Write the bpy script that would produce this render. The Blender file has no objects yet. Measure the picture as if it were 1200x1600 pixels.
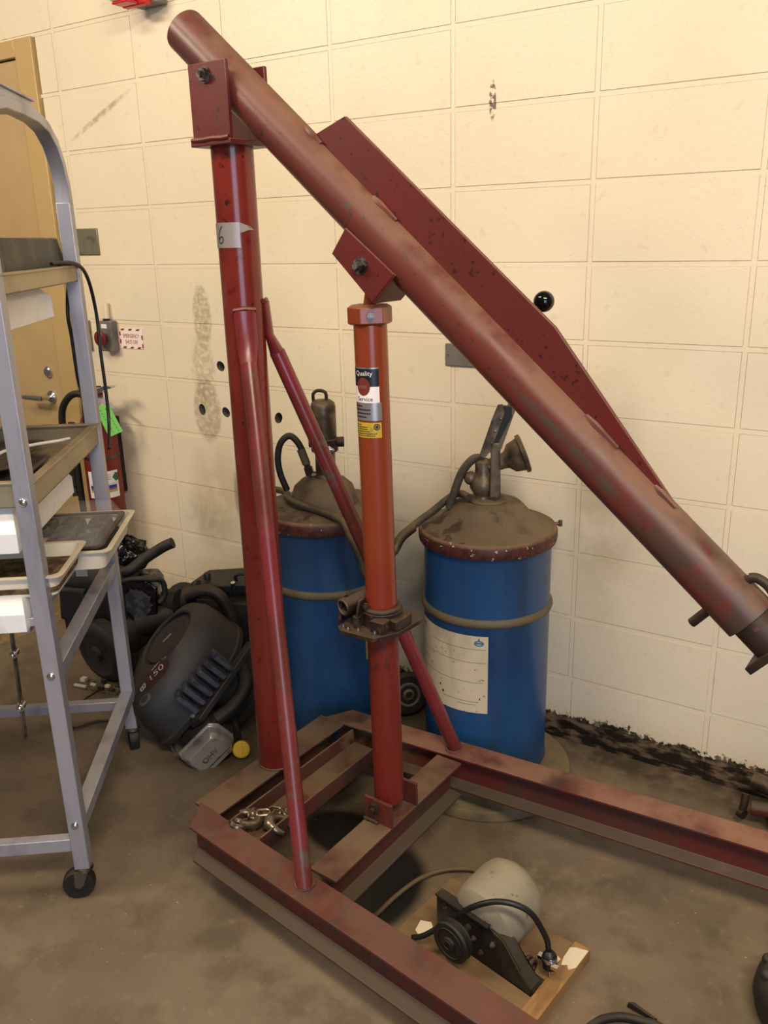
import bpy, bmesh, math, random
from mathutils import Vector as V, Matrix as Mx
random.seed(7)
S = bpy.context.scene
COL = S.collection
R = math.radians
# ------------------------------------------------------------------ camera, world, lights
cd = bpy.data.cameras.new('camera'); cam = bpy.data.objects.new('camera', cd); COL.objects.link(cam)
yaw, pit, rol = -0.581035992, -0.310416128, -0.025696602
cy_, sy_, cp_, sp_ = math.cos(yaw), math.sin(yaw), math.cos(pit), math.sin(pit)
fw = V((sy_*cp_, cy_*cp_, sp_)); r0 = V((cy_, -sy_, 0)); u0 = r0.cross(fw)
rt = r0*math.cos(rol) + u0*math.sin(rol); up = -r0*math.sin(rol) + u0*math.cos(rol)
cam.matrix_world = Mx(((rt.x, up.x, -fw.x, 2.85309), (rt.y, up.y, -fw.y, -2.26354), (rt.z, up.z, -fw.z, 1.5174), (0, 0, 0, 1)))
cd.sensor_fit = 'VERTICAL'; cd.sensor_height = 24; cd.lens = 1341.476/1600*24; cd.clip_start = .02
S.camera = cam
w = bpy.data.worlds.new('world'); S.world = w; w.use_nodes = True
bg = w.node_tree.nodes['Background']; bg.inputs[0].default_value = (1.0, .91, .82, 1); bg.inputs[1].default_value = .115
def area(name, loc, tgt, sx, sy, e, col):
    l = bpy.data.lights.new(name, 'AREA'); l.shape = 'RECTANGLE'; l.size = sx; l.size_y = sy; l.energy = e; l.color = col
    o = bpy.data.objects.new(name, l); COL.objects.link(o); o.location = loc
    o.rotation_euler = (V(tgt)-V(loc)).to_track_quat('-Z', 'Y').to_euler(); return o
WARM = (1.0, .83, .61); COOL = (.62, .74, 1.0)
area('ceiling_light_left', (-.8, -2.9, 3.25), (.8, -.6, .6), 1.3, .3, 60, WARM)
area('ceiling_light_middle', (.9, -2.1, 3.35), (1.2, -.8, 0), 1.3, .3, 30, WARM)
area('ceiling_light_right', (3.7, -2.5, 3.3), (2.6, -.1, .3), 1.6, .3, 88, WARM)
area('daylight_doorway', (5.2, -4.6, 1.7), (1.4, -.6, .9), 2.2, 2.4, 80, COOL)
S.view_settings.view_transform = 'Standard'; S.view_settings.look = 'None'
S.view_settings.exposure = 0.12; S.view_settings.gamma = 1.0; S.view_settings.use_curve_mapping = False

# ------------------------------------------------------------------ materials
def lin(c):
    return tuple((x/12.92 if x <= .04045 else ((x+.055)/1.055)**2.4) for x in [v/255 for v in c])
class N:
    def __init__(s, name):
        s.m = bpy.data.materials.new(name); s.m.use_nodes = True; s.t = s.m.node_tree; s.b = s.t.nodes['Principled BSDF']
        s.geo = s.t.nodes.new('ShaderNodeNewGeometry'); s.pos = s.geo.outputs['Position']
    def n(s, ty, **k):
        o = s.t.nodes.new(ty)
        for a, v in k.items(): setattr(o, a, v)
        return o
    def l(s, a, b): s.t.links.new(a, b)
    def val(s, inp, x):
        if hasattr(x, 'is_linked') or isinstance(x, bpy.types.NodeSocket): s.l(x, inp)
        else: inp.default_value = x
    def math(s, op, a, b=0.0, clamp=False):
        o = s.n('ShaderNodeMath', operation=op, use_clamp=clamp); s.val(o.inputs[0], a); s.val(o.inputs[1], b); return o.outputs[0]
    def noise(s, scale, detail=3, vec=None, stretch=None, rough=.55):
        o = s.n('ShaderNodeTexNoise'); o.inputs['Scale'].default_value = scale; o.inputs['Detail'].default_value = detail; o.inputs['Roughness'].default_value = rough
        v = vec or s.pos
        if stretch:
            m = s.n('ShaderNodeMapping'); m.inputs['Scale'].default_value = stretch; s.l(v, m.inputs['Vector']); v = m.outputs[0]
        s.l(v, o.inputs['Vector']); return o.outputs[0]
    def ramp(s, x, lo, hi):
        o = s.n('ShaderNodeMapRange', interpolation_type='SMOOTHSTEP'); s.val(o.inputs[0], x); o.inputs[1].default_value = lo; o.inputs[2].default_value = hi; return o.outputs[0]
    def mix(s, f, a, b):
        o = s.n('ShaderNodeMix', data_type='RGBA'); s.val(o.inputs[0], f)
        for i, c in ((6, a), (7, b)):
            if isinstance(c, tuple): o.inputs[i].default_value = (*c[:3], 1)
            else: s.l(c, o.inputs[i])
        return o.outputs[2]
    def up(s):
        o = s.n('ShaderNodeSeparateXYZ'); s.l(s.geo.outputs['Normal'], o.inputs[0]); return o.outputs[2]
    def blob(s, c, rad, soft=.5):                       # soft ellipsoid mask in world space
        a = s.n('ShaderNodeVectorMath', operation='SUBTRACT'); s.l(s.pos, a.inputs[0]); a.inputs[1].default_value = c
        d = s.n('ShaderNodeVectorMath', operation='DIVIDE'); s.l(a.outputs[0], d.inputs[0]); d.inputs[1].default_value = rad
        e = s.n('ShaderNodeVectorMath', operation='LENGTH'); s.l(d.outputs[0], e.inputs[0])
        return s.ramp(e.outputs['Value'], 1.0, 1.0-soft)
    def bump(s, h, strength, dist=.002):
        o = s.n('ShaderNodeBump'); o.inputs['Strength'].default_value = strength; o.inputs['Distance'].default_value = dist; s.l(h, o.inputs['Height']); s.l(o.outputs[0], s.b.inputs['Normal'])
    def done(s, col, rough=.5, metal=0.0, **k):
        s.val(s.b.inputs['Base Color'], (*col[:3], 1) if isinstance(col, tuple) else col)
        s.val(s.b.inputs['Roughness'], rough); s.val(s.b.inputs['Metallic'], metal)
        for a, v in k.items(): s.b.inputs[a.replace('_', ' ')].default_value = v
        return s.m
MT = {}
def simple(name, rgb, rough=.5, metal=0.0, var=None, dust=None, bump=None, chips=None, tip=None, low=None, streak=None, post=None, **k):
    """var: list of (scale, rgb, lo, hi[,stretch]); dust: (rgb, amount) settled on upward faces; chips: (scale, rgb, thr)"""
    x = N(name); c = lin(rgb); rg = rough
    for v in (var or []):
        c = x.mix(x.ramp(x.noise(v[0], 4, stretch=v[4] if len(v) > 4 else None), v[2], v[3]), c, lin(v[1]))
    if chips: c = x.mix(x.ramp(x.noise(chips[0], 2), chips[2], chips[2]+.03), c, lin(chips[1]))
    if tip: c = x.mix(x.math('MULTIPLY', x.blob(tip[0], tip[1], .7), x.ramp(x.noise(11, 4), .38, .56)), c, lin(tip[2]))
    if streak:
        mp = x.n('ShaderNodeMapping', vector_type='TEXTURE'); mp.inputs['Location'].default_value = streak[0]; mp.inputs['Rotation'].default_value = streak[1]; mp.inputs['Scale'].default_value = streak[2]
        x.l(x.pos, mp.inputs['Vector']); ln = x.n('ShaderNodeVectorMath', operation='LENGTH'); x.l(mp.outputs[0], ln.inputs[0])
        c = x.mix(x.math('MULTIPLY', x.ramp(ln.outputs['Value'], 1, .2), x.ramp(x.noise(22, 5), .32, .62)), c, lin(streak[3]))
    if dust:
        f = x.math('MULTIPLY', x.math('MULTIPLY', x.ramp(x.up(), .15, .8), x.ramp(x.noise(9, 4), .25, .6)), dust[1])
        c = x.mix(f, c, lin(dust[0])); rg = x.math('ADD', x.math('MULTIPLY', f, .9-rough), rough)
    for v in (post or []): c = x.mix(x.ramp(x.noise(v[0], 4), v[2], v[3]), c, lin(v[1]))
    if low:                                               # grime lying on the low flanges
        zz = x.n('ShaderNodeSeparateXYZ'); x.l(x.pos, zz.inputs[0])
        f = x.math('MULTIPLY', x.math('MULTIPLY', x.ramp(x.up(), .2, .8), x.ramp(zz.outputs[2], low, low-.01)), x.ramp(x.noise(12, 4), .1, .4)); c = x.mix(f, c, lin((84, 72, 58)))
    if bump: x.bump(x.noise(bump[0], 3), bump[1], bump[2] if len(bump) > 2 else .001)
    MT[name] = x.done(c, rg, metal, **k); return MT[name]
DUST = (136, 112, 82)
simple('red_paint', (116, 39, 30), .2, var=[(3, (94, 29, 24), .45, .75), (30, (100, 26, 20), .62, .7)], chips=(60, (45, 30, 28), .68), dust=((120, 84, 66), .5), bump=(50, .12))
simple('boom_paint', (96, 42, 36), .36, var=[(4, (84, 46, 42), .45, .7), (14, (72, 58, 50), .62, .72, (1, 1, 1.6))], tip=((2.72, -.84, .84), (.52, .5, .52), (66, 54, 47)), streak=((2.345, -.862, 1.145), (0, R(40.2), R(-3)), (.28, .05, .013), (72, 62, 56)), chips=(90, (56, 42, 38), .65), dust=((134, 98, 76), .85), bump=(60, .15))
simple('boom_end_paint', (104, 42, 38), .5, var=[(9, (64, 54, 48), .40, .58), (30, (52, 42, 38), .52, .66)], chips=(120, (150, 130, 120), .76), dust=((96, 78, 62), .8), bump=(90, .2))
simple('plate_paint', (88, 32, 29), .38, var=[(5, (96, 28, 28), .4, .7), (70, (50, 24, 22), .63, .66)], dust=((134, 98, 76), .6), bump=(40, .1))
simple('jack_paint', (128, 56, 30), .24, var=[(4, (126, 46, 30), .45, .72)], chips=(50, (70, 36, 24), .72), dust=((126, 84, 60), .6), bump=(60, .1))
simple('jack_low_paint', (106, 35, 27), .36, var=[(5, (112, 34, 26), .4, .7), (26, (80, 32, 26), .6, .7)], dust=((126, 84, 60), .6))
simple('brace_paint', (98, 40, 35), .24, var=[(7, (116, 40, 46), .42, .6), (16, (88, 70, 66), .60, .68)], chips=(70, (70, 50, 48), .72), dust=((140, 96, 84), .5), bump=(70, .15))
simple('base_paint', (80, 37, 31), .5, var=[(6, (92, 38, 30), .45, .65), (20, (62, 42, 36), .54, .64)], dust=((110, 78, 64), .62), low=.13, bump=(60, .15))
simple('base_dusty', (90, 44, 36), .6, var=[(7, (74, 54, 42), .42, .62)], dust=((112, 90, 68), .95), low=.13, bump=(60, .15), tip=((1.52, -.5, .2), (.2, .2, .3), (128, 108, 82)))
simple('base_rear', (92, 36, 33), .5, var=[(7, (74, 48, 40), .45, .65)], dust=((142, 104, 84), .9), low=.13, bump=(60, .15), tip=((1.55, -.5, .2), (.30, .16, .3), (128, 108, 82)))
simple('black_iron', (44, 41, 38), .45, .3, var=[(18, (32, 30, 28), .4, .65), (40, (74, 60, 50), .62, .7)], dust=((84, 74, 60), .4), bump=(70, .25))
simple('greasy_iron', (58, 44, 36), .5, .35, var=[(18, (40, 30, 26), .4, .65), (40, (96, 58, 46), .6, .68)], dust=((96, 78, 60), .7), bump=(70, .3))
simple('dirty_steel', (104, 96, 84), .42, .7, var=[(16, (62, 54, 46), .42, .65)], dust=((116, 100, 78), .6), bump=(60, .2))
simple('pump_steel', (116, 104, 86), .38, .5, var=[(14, (66, 54, 42), .4, .62)], dust=((120, 102, 76), .7), bump=(50, .2))
simple('bolt_steel', (124, 116, 108), .36, .6, var=[(40, (50, 46, 44), .45, .6)])
simple('chrome', (206, 206, 208), .2, 1.0)
simple('aluminium', (172, 172, 184), .34, .4, var=[(14, (146, 146, 160), .45, .7, (1, 1, .2))], bump=(120, .08))
simple('pan_metal', (176, 164, 138), .42, .6, var=[(5, (146, 130, 100), .4, .7)], dust=((150, 132, 100), .5))
simple('white_enamel', (244, 244, 246), .3, var=[(20, (226, 224, 224), .5, .75)], Coat_Weight=.3)
simple('tray_cream', (226, 218, 200), .38, var=[(5, (198, 184, 156), .5, .75)], dust=((176, 154, 118), .45))
simple('tray_black', (44, 40, 38), .4, var=[(8, (62, 54, 48), .5, .7)], dust=((90, 78, 62), .4))
simple('box_charcoal', (70, 68, 62), .6, var=[(10, (92, 86, 72), .45, .7), (40, (44, 42, 40), .6, .7)])
simple('soil', (122, 96, 58), .95, var=[(30, (70, 52, 30), .42, .6)], bump=(60, 1.0, .02))
simple('rubber', (24, 22, 21), .55, var=[(12, (44, 40, 35), .5, .7)], dust=((80, 70, 56), .55))
simple('dusty_rubber', (62, 54, 44), .7, var=[(12, (84, 74, 58), .45, .65)], dust=((126, 108, 82), .7))
simple('cord_black', (22, 20, 20), .45)
simple('black_plastic', (30, 29, 29), .5, var=[(5, (44, 40, 37), .45, .7)], dust=((74, 66, 56), .5), bump=(200, .1))
simple('black_gloss', (12, 12, 14), .16, bump=(38, .8, .01))
simple('knob_black', (10, 10, 11), .1)
simple('slate_paint', (66, 68, 78), .5, var=[(24, (40, 40, 48), .5, .6)])
simple('engine_iron', (36, 34, 32), .55, .3, var=[(12, (58, 50, 42), .5, .7)], dust=((78, 68, 56), .5), bump=(80, .3))
simple('engine_alu', (160, 156, 150), .32, .5, var=[(16, (124, 118, 112), .5, .72)], bump=(60, .1))
simple('decal_maroon', (58, 33, 30), .4)
simple('label_aged', (134, 122, 74), .7)
simple('raw_block', (96, 90, 84), .9)
simple('oil_yellow', (226, 190, 60), .45, var=[(20, (190, 150, 40), .5, .7)])
simple('drum_blue', (34, 76, 122), .3, var=[(3, (30, 62, 98), .4, .7), (11, (44, 66, 88), .55, .75, (1, 1, .12)), (40, (60, 84, 110), .72, .76)], bump=(30, .05))
simple('drum_band', (106, 94, 70), .6, var=[(16, (96, 84, 64), .4, .65)])
simple('lid_dusty', (84, 62, 46), .6, var=[(6, (112, 94, 70), .35, .6), (9, (62, 48, 38), .55, .66)], dust=((116, 100, 76), .75), bump=(40, .2), post=[(5, (78, 62, 47), .5, .6), (14, (66, 50, 39), .58, .66)])
simple('lid_rim', (84, 40, 32), .5, var=[(50, (60, 28, 24), .45, .6)], chips=(70, (196, 180, 160), .66), dust=((140, 112, 84), .8))
simple('paper', (216, 200, 168), .8, var=[(7, (150, 136, 116), .52, .75, (1, 1, .4)), (60, (120, 104, 86), .64, .72)])
simple('ink_faint', (140, 124, 100), .8)
simple('ink_blue', (70, 118, 160), .7)
simple('ink_black', (24, 24, 24), .6)
simple('ink_navy', (22, 26, 40), .35)
simple('ink_white', (236, 230, 226), .4)
simple('ink_red', (150, 44, 44), .5)
simple('ink_maroon', (112, 46, 42), .4)
simple('ink_grey', (170, 160, 150), .5)
simple('label_silver', (176, 172, 170), .3, .7, var=[(30, (130, 126, 124), .5, .7)])
simple('label_yellow', (186, 158, 46), .5, var=[(40, (140, 118, 40), .55, .7)])
simple('sign_white', (248, 232, 222), .4)
simple('tag_green', (136, 226, 110), .7)
simple('label_white', (236, 236, 236), .5)
simple('label_green', (44, 96, 66), .5)
simple('label_blue', (50, 58, 150), .5)
simple('extinguisher_red', (118, 33, 29), .35, var=[(6, (100, 28, 26), .45, .7)])
simple('alarm_red', (206, 44, 48), .3)
simple('button_red', (108, 29, 22), .38)
simple('box_grey', (120, 114, 108), .45, var=[(12, (92, 88, 84), .45, .7)])
simple('plate_grey', (132, 128, 108), .4, .4, var=[(20, (92, 88, 72), .5, .72)])
simple('duct_tape', (160, 152, 150), .42, .25)
simple('door_paint', (188, 161, 115), .45, var=[(3, (180, 152, 106), .4, .7)], bump=(40, .05))
simple('frame_paint', (190, 162, 110), .42, bump=(40, .05))
simple('board_wood', (120, 99, 71), .7, var=[(9, (96, 76, 54), .4, .7, (.4, 3, 1))], dust=((150, 120, 84), .5))
simple('batten_wood', (160, 124, 80), .65, var=[(12, (128, 94, 58), .45, .7, (3, .5, 1))])
simple('paint_chip', (226, 212, 186), .6)
simple('motor_grey', (148, 141, 124), .5, .1, var=[(12, (136, 126, 106), .42, .66), (50, (110, 100, 84), .64, .7)], dust=((150, 136, 108), .4), bump=(50, .15))
simple('chain_steel', (150, 136, 118), .32, .85, var=[(30, (90, 76, 62), .45, .65)])
simple('dolly_steel', (122, 108, 82), .7, var=[(10, (94, 84, 66), .4, .7)], dust=((140, 122, 92), .7))
simple('scrap_board', (112, 100, 80), .6, var=[(120, (66, 58, 46), .5, .56)])
simple('lens_frost', (226, 222, 214), .25)
x = N('clear_plastic'); MT['clear_plastic'] = x.done((.8, .8, .78), .12, 0.0, Alpha=.10)
# painted block wall with stains, scrapes and a black adhesive band along the floor
x = N('wall_paint')
z_ = x.n('ShaderNodeSeparateXYZ'); x.l(x.pos, z_.inputs[0]); wz = z_.outputs[2]
c = x.mix(x.ramp(x.noise(1.6, 3), .3, .7), lin((236, 223, 197)), lin((229, 215, 188)))
c = x.mix(x.math('MULTIPLY', x.ramp(x.noise(26, 4), .6, .72), .25), c, lin((200, 182, 148)))
def wall_mark(c, cen, rad, rgb, amt, ns, lo, hi, soft=.5):
    return x.mix(x.math('MULTIPLY', x.math('MULTIPLY', x.blob(cen, rad, soft), x.ramp(x.noise(ns, 4), lo, hi)), amt), c, lin(rgb))
c = wall_mark(c, (.615, 0, 1.26), (.05, .2, .13), (150, 134, 102), .6, 55, .3, .62, .3)
c = wall_mark(c, (.60, 0, 1.07), (.07, .2, .15), (164, 146, 108), .5, 50, .3, .65, .4)
c = wall_mark(c, (.60, 0, .92), (.075, .2, .13), (152, 134, 98), .6, 50, .25, .6, .25)
c = wall_mark(c, (.62, 0, .6), (.2, .2, .3), (190, 164, 118), .5, 8, .3, .6, .8)
c = wall_mark(c, (.72, 0, .62), (.025, .2, .12), (120, 110, 92), .6, 20, .2, .5, .6)
c = wall_mark(c, (.55, 0, .50), (.16, .2, .16), (150, 132, 100), .4, 14, .25, .6, .8)
c = wall_mark(c, (1.745, 0, 1.855), (.012, .2, .055), (84, 72, 56), .9, 60, .42, .52, .3)
c = wall_mark(c, (1.61, 0, .36), (.09, .2, .3), (150, 140, 128), .5, 9, .2, .6, .8)  # soft greyer patch low on the wall between the drums
c = wall_mark(c, (2.1, 0, .8), (.14, .2, .5), (168, 148, 112), .5, 6, .25, .6, .8)
# diagonal scrape, upper left
mp = x.n('ShaderNodeMapping', vector_type='TEXTURE'); mp.inputs['Location'].default_value = (.2, 0, 1.95); mp.inputs['Rotation'].default_value = (0, R(-22), 0); mp.inputs['Scale'].default_value = (.22, 1, .014)
x.l(x.pos, mp.inputs['Vector']); ln = x.n('ShaderNodeVectorMath', operation='LENGTH'); x.l(mp.outputs[0], ln.inputs[0])
c = x.mix(x.math('MULTIPLY', x.math('MULTIPLY', x.ramp(ln.outputs['Value'], 1, .4), x.ramp(x.noise(40, 4), .3, .6)), .55), c, lin((120, 104, 78)))
edge = x.math('ADD', wz, x.math('MULTIPLY', x.math('SUBTRACT', x.noise(14, 7, rough=.75), .5), .13))
edge = x.math('ADD', edge, x.math('MULTIPLY', x.math('SUBTRACT', x.noise(70, 3), .5), .05))
blk = x.mix(x.ramp(x.noise(26, 6, stretch=(.5, 1, 1.4)), .46, .62), lin((36, 31, 27)), lin((124, 106, 86)))
c = x.mix(x.ramp(edge, .094, .084), c, blk)
h = x.math('ADD', x.math('MULTIPLY', x.noise(70, 4), .6), x.math('MULTIPLY', x.ramp(x.noise(120, 2), .66, .75), -1.0))
x.bump(h, .35, .004)
MT['wall_paint'] = x.done(c, .42)
# concrete
x = N('concrete')
c = x.mix(x.ramp(x.noise(2.2, 5), .3, .7), lin((131, 115, 94)), lin((108, 94, 77)))
c = x.mix(x.math('MULTIPLY', x.ramp(x.noise(7, 5), .46, .66), .55), c, lin((84, 72, 58)))
c = x.mix(x.math('MULTIPLY', x.ramp(x.noise(30, 3), .58, .74), .35), c, lin((150, 134, 111)))
c = x.mix(x.ramp(x.noise(120, 1), .79, .81), c, lin((206, 196, 180)))
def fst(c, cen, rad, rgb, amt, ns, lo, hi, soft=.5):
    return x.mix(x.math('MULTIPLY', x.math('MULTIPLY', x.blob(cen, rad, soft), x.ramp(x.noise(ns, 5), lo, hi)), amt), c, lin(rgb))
c = fst(c, (1.86, -.86, 0), (.14, .20, .2), (12, 11, 10), .97, 9, .25, .32, .25)
c = fst(c, (1.70, -.72, 0), (.16, .10, .2), (14, 12, 11), .95, 10, .33, .4, .3)
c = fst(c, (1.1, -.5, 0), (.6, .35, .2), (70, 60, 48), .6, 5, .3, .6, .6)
c = fst(c, (2.2, -.62, 0), (.22, .2, .2), (146, 132, 110), .5, 26, .45, .7, .7)
c = fst(c, (2.5, -.5, 0), (.4, .3, .2), (92, 82, 66), .5, 7, .45, .65, .6)
c = fst(c, (1.35, -1.5, 0), (.6, .35, .2), (104, 92, 76), .45, 5, .4, .65, .7)
c = fst(c, (-.19, -.35, 0), (.05, .32, .2), (158, 134, 80), .7, 24, .38, .5, .3)
c = fst(c, (2.4, -.02, 0), (1.0, .12, .2), (70, 60, 48), .7, 14, .35, .6, .7)
x.bump(x.noise(60, 4), .2, .003)
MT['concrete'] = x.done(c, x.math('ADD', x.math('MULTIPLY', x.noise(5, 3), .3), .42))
mat = MT.get

# ------------------------------------------------------------------ mesh helpers
def frame(axis):
    a = V(axis).normalized(); t = V((0, 0, 1)) if abs(a.z) < .95 else V((1, 0, 0))
    u = t.cross(a).normalized(); return u, a.cross(u), a
class MB:
    def __init__(s): s.b = bmesh.new(); s.i = 0
    def mi(s, i): s.i = i; return s
    def face(s, vs):
        try: f = s.b.faces.new(vs); f.material_index = s.i; return f
        except ValueError: return None
    def pts(s, ps, fs):
        v = [s.b.verts.new(p) for p in ps]
        for f in fs: s.face([v[k] for k in f])
        return s
    def box(s, lo, hi, m=None):
        ps = [V((xx, yy, zz)) for xx in (lo[0], hi[0]) for yy in (lo[1], hi[1]) for zz in (lo[2], hi[2])]
        if m: ps = [m @ p for p in ps]
        return s.pts(ps, [(0, 1, 3, 2), (4, 6, 7, 5), (0, 4, 5, 1), (2, 3, 7, 6), (0, 2, 6, 4), (1, 5, 7, 3)])
    def cbox(s, c, d, m=None):
        if m is not None: m = Mx.Translation(V(c)) @ m.to_4x4(); return s.box([-q/2 for q in d], [q/2 for q in d], m)
        return s.box([c[k]-d[k]/2 for k in range(3)], [c[k]+d[k]/2 for k in range(3)])
    def loft(s, rings, cap=True, close=True):
        vs = [[s.b.verts.new(p) for p in r] for r in rings]; n = len(vs[0])
        for a, b in zip(vs, vs[1:]):
            for k in range(n if close else n-1): s.face((a[k], a[(k+1) % n], b[(k+1) % n], b[k]))
        if cap: s.face(vs[0][::-1]); s.face(vs[-1])
        return s
    def ring(s, c, u, v, r, n, ph=0, r2=None):
        return [V(c)+u*(r*math.cos(2*math.pi*k/n+ph))+v*((r2 or r)*math.sin(2*math.pi*k/n+ph)) for k in range(n)]
    def cyl(s, p0, p1, r, r1=None, n=24, cap=True, ph=0):
        u, v, a = frame(V(p1)-V(p0)); return s.loft([s.ring(p0, u, v, r, n, ph), s.ring(p1, u, v, r if r1 is None else r1, n, ph)], cap)
    def pipe(s, p0, p1, r, ri, n=24):                    # hollow tube
        u, v, a = frame(V(p1)-V(p0)); q = [s.ring(p0, u, v, r, n), s.ring(p1, u, v, r, n), s.ring(p1, u, v, ri, n), s.ring(p0, u, v, ri, n)]
        return s.loft(q+[q[0]], False)
    def lathe(s, prof, base=(0, 0, 0), axis=(0, 0, 1), n=40, cap=True):
        u, v, a = frame(axis); return s.loft([s.ring(V(base)+a*h, u, v, max(r, 1e-4), n) for r, h in prof], cap)
    def tube(s, path, r, n=10, cap=True, ph=0, rr=None):
        P = [V(p) for p in path]; rings = []; up_ = None
        for k, p in enumerate(P):
            d = (P[min(k+1, len(P)-1)]-P[max(k-1, 0)]).normalized()
            if up_ is None: up_ = frame(d)[0]
            up_ = (up_-d*up_.dot(d)).normalized(); v = d.cross(up_)
            rings.append(s.ring(p, up_, v, rr[k] if rr else r, n, ph))
        return s.loft(rings, cap)
    def prism(s, poly, o, u, v, w_, t0, t1):             # polygon in plane (o,u,v) extruded along w_
        o, u, v, w_ = V(o), V(u), V(v), V(w_)
        return s.loft([[o+u*a+v*b+w_*t for a, b in poly] for t in (t0, t1)])
    def sphere(s, c, r, n=20, sq=(1, 1, 1)):
        c = V(c); return s.loft([[c+V((r*sq[0]*math.sin(th)*math.cos(2*math.pi*k/n), r*sq[1]*math.sin(th)*math.sin(2*math.pi*k/n), r*sq[2]*math.cos(th))) for k in range(n)] for th in [math.pi*(j+.02)/(n//2+.04) for j in range(n//2+1)]])
    def torus(s, c, axis, r, rt_, n=28, m=8, a0=0, a1=2*math.pi):
        u, v, a = frame(axis); full = abs(a1-a0-2*math.pi) < 1e-6
        rings = []
        for k in range(n+(0 if full else 1)):
            t = a0+(a1-a0)*k/n; d = u*math.cos(t)+v*math.sin(t)
            rings.append([V(c)+d*(r+rt_*math.cos(2*math.pi*j/m))+a*(rt_*math.sin(2*math.pi*j/m)) for j in range(m)])
        if full: rings.append(rings[0]); s.loft(rings, False); bmesh.ops.remove_doubles(s.b, verts=s.b.verts, dist=1e-6)
        else: s.loft(rings)
        return s
    def text(s, body, size, fn, align='CENTER', sx=1.0, step=None):
        me = text_mesh(body, size, align)
        v = [s.b.verts.new(fn(p.co.x*sx, p.co.y)) for p in me.vertices]
        for f in me.polygons: s.face([v[k] for k in f.vertices])
        bpy.data.meshes.remove(me); return s
def text_mesh(body, size, align):
    cu = bpy.data.curves.new('t', 'FONT'); cu.body = body; cu.size = size; cu.align_x = align; cu.align_y = 'CENTER'; cu.resolution_u = 3
    ob = bpy.data.objects.new('t', cu); COL.objects.link(ob); bpy.context.view_layer.update()
    dg = bpy.context.evaluated_depsgraph_get(); me = bpy.data.meshes.new_from_object(ob.evaluated_get(dg))
    bpy.data.objects.remove(ob); bpy.data.curves.remove(cu); return me
def spline(pts, n=8):                                     # Catmull-Rom
    P = [V(p) for p in pts]; P = [P[0]*2-P[1]]+P+[P[-1]*2-P[-2]]; out = []
    for k in range(1, len(P)-2):
        for j in range(n):
            t = j/n; a, b, c, d = P[k-1], P[k], P[k+1], P[k+2]
            out.append(.5*((2*b)+(c-a)*t+(2*a-5*b+4*c-d)*t*t+(3*b-a-3*c+d)*t**3))
    return out+[P[-2]]
def obj(name, mb, mats, parent=None, smooth=True, bevel=0, label=None, kind=None, normals=True):
    if isinstance(mats, str): mats = [mats]
    if normals: bmesh.ops.recalc_face_normals(mb.b, faces=mb.b.faces)
    me = bpy.data.meshes.new(name); mb.b.to_mesh(me); mb.b.free()
    for m in mats: me.materials.append(MT[m])
    if smooth:
        me.polygons.foreach_set('use_smooth', [True]*len(me.polygons)); me.set_sharp_from_angle(angle=R(38))
    o = bpy.data.objects.new(name, me); COL.objects.link(o)
    if bevel:
        bv = o.modifiers.new('bevel', 'BEVEL'); bv.width = bevel; bv.segments = 2; bv.limit_method = 'ANGLE'; bv.angle_limit = R(40)
    if parent: o.parent = parent
    if label: o['label'] = label
    if kind: o['kind'] = kind
    return o
def thing(name, label, cat, loc=(0, 0, 0), rz=0, group=None):
    o = bpy.data.objects.new(name, None); COL.objects.link(o); o.location = loc; o.rotation_euler = (0, 0, rz); o.empty_display_size = .05
    o['label'] = label; o['category'] = cat
    if group: o['group'] = group
    return o
def tag(o, label, cat, group=None):
    o['label'] = label; o['category'] = cat
    if group: o['group'] = group
    return o
def hexbolt(mb, c, axis, r, h):
    a = V(axis).normalized(); mb.cyl(V(c), V(c)+a*h, r, n=6); mb.cyl(V(c)+a*h, V(c)+a*(h*1.7), r*.5, n=12); return mb
X, Y, Z = V((1, 0, 0)), V((0, 1, 0)), V((0, 0, 1))

# ------------------------------------------------------------------ the setting
BW, BH, Z0 = .4064, .2032, .012
m = MB(); m.box((-3.8, -5.2, -.08), (6.0, .25, 0)); obj('floor', m, 'concrete', smooth=False, kind='structure')
wall = bpy.data.objects.new('wall_back', None); COL.objects.link(wall); wall['kind'] = 'structure'
def block_mesh(wd, ht=BH):
    g = .0045; m = MB(); m.box((g, 0, g), (wd-g, .09, ht-g))
    bmesh.ops.recalc_face_normals(m.b, faces=m.b.faces)
    bmesh.ops.bevel(m.b, geom=[e for e in m.b.edges if all(v.co.y < .001 for v in e.verts)], offset=.003, segments=2, affect='EDGES')
    me = bpy.data.meshes.new('block'); m.b.to_mesh(me); m.b.free(); me.materials.append(MT['wall_paint'])
    me.polygons.foreach_set('use_smooth', [True]*len(me.polygons)); me.set_sharp_from_angle(angle=R(50)); return me
FULL = block_mesh(BW); DX0, DX1, DTOP = -1.24, -.112, 10+1  # door opening
EDGE = block_mesh(.108); EDGL = block_mesh(.3836)
HOLES = [(.686, 1.091), (.575, .925), (.693, .925), (.938, .926)]
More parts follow.
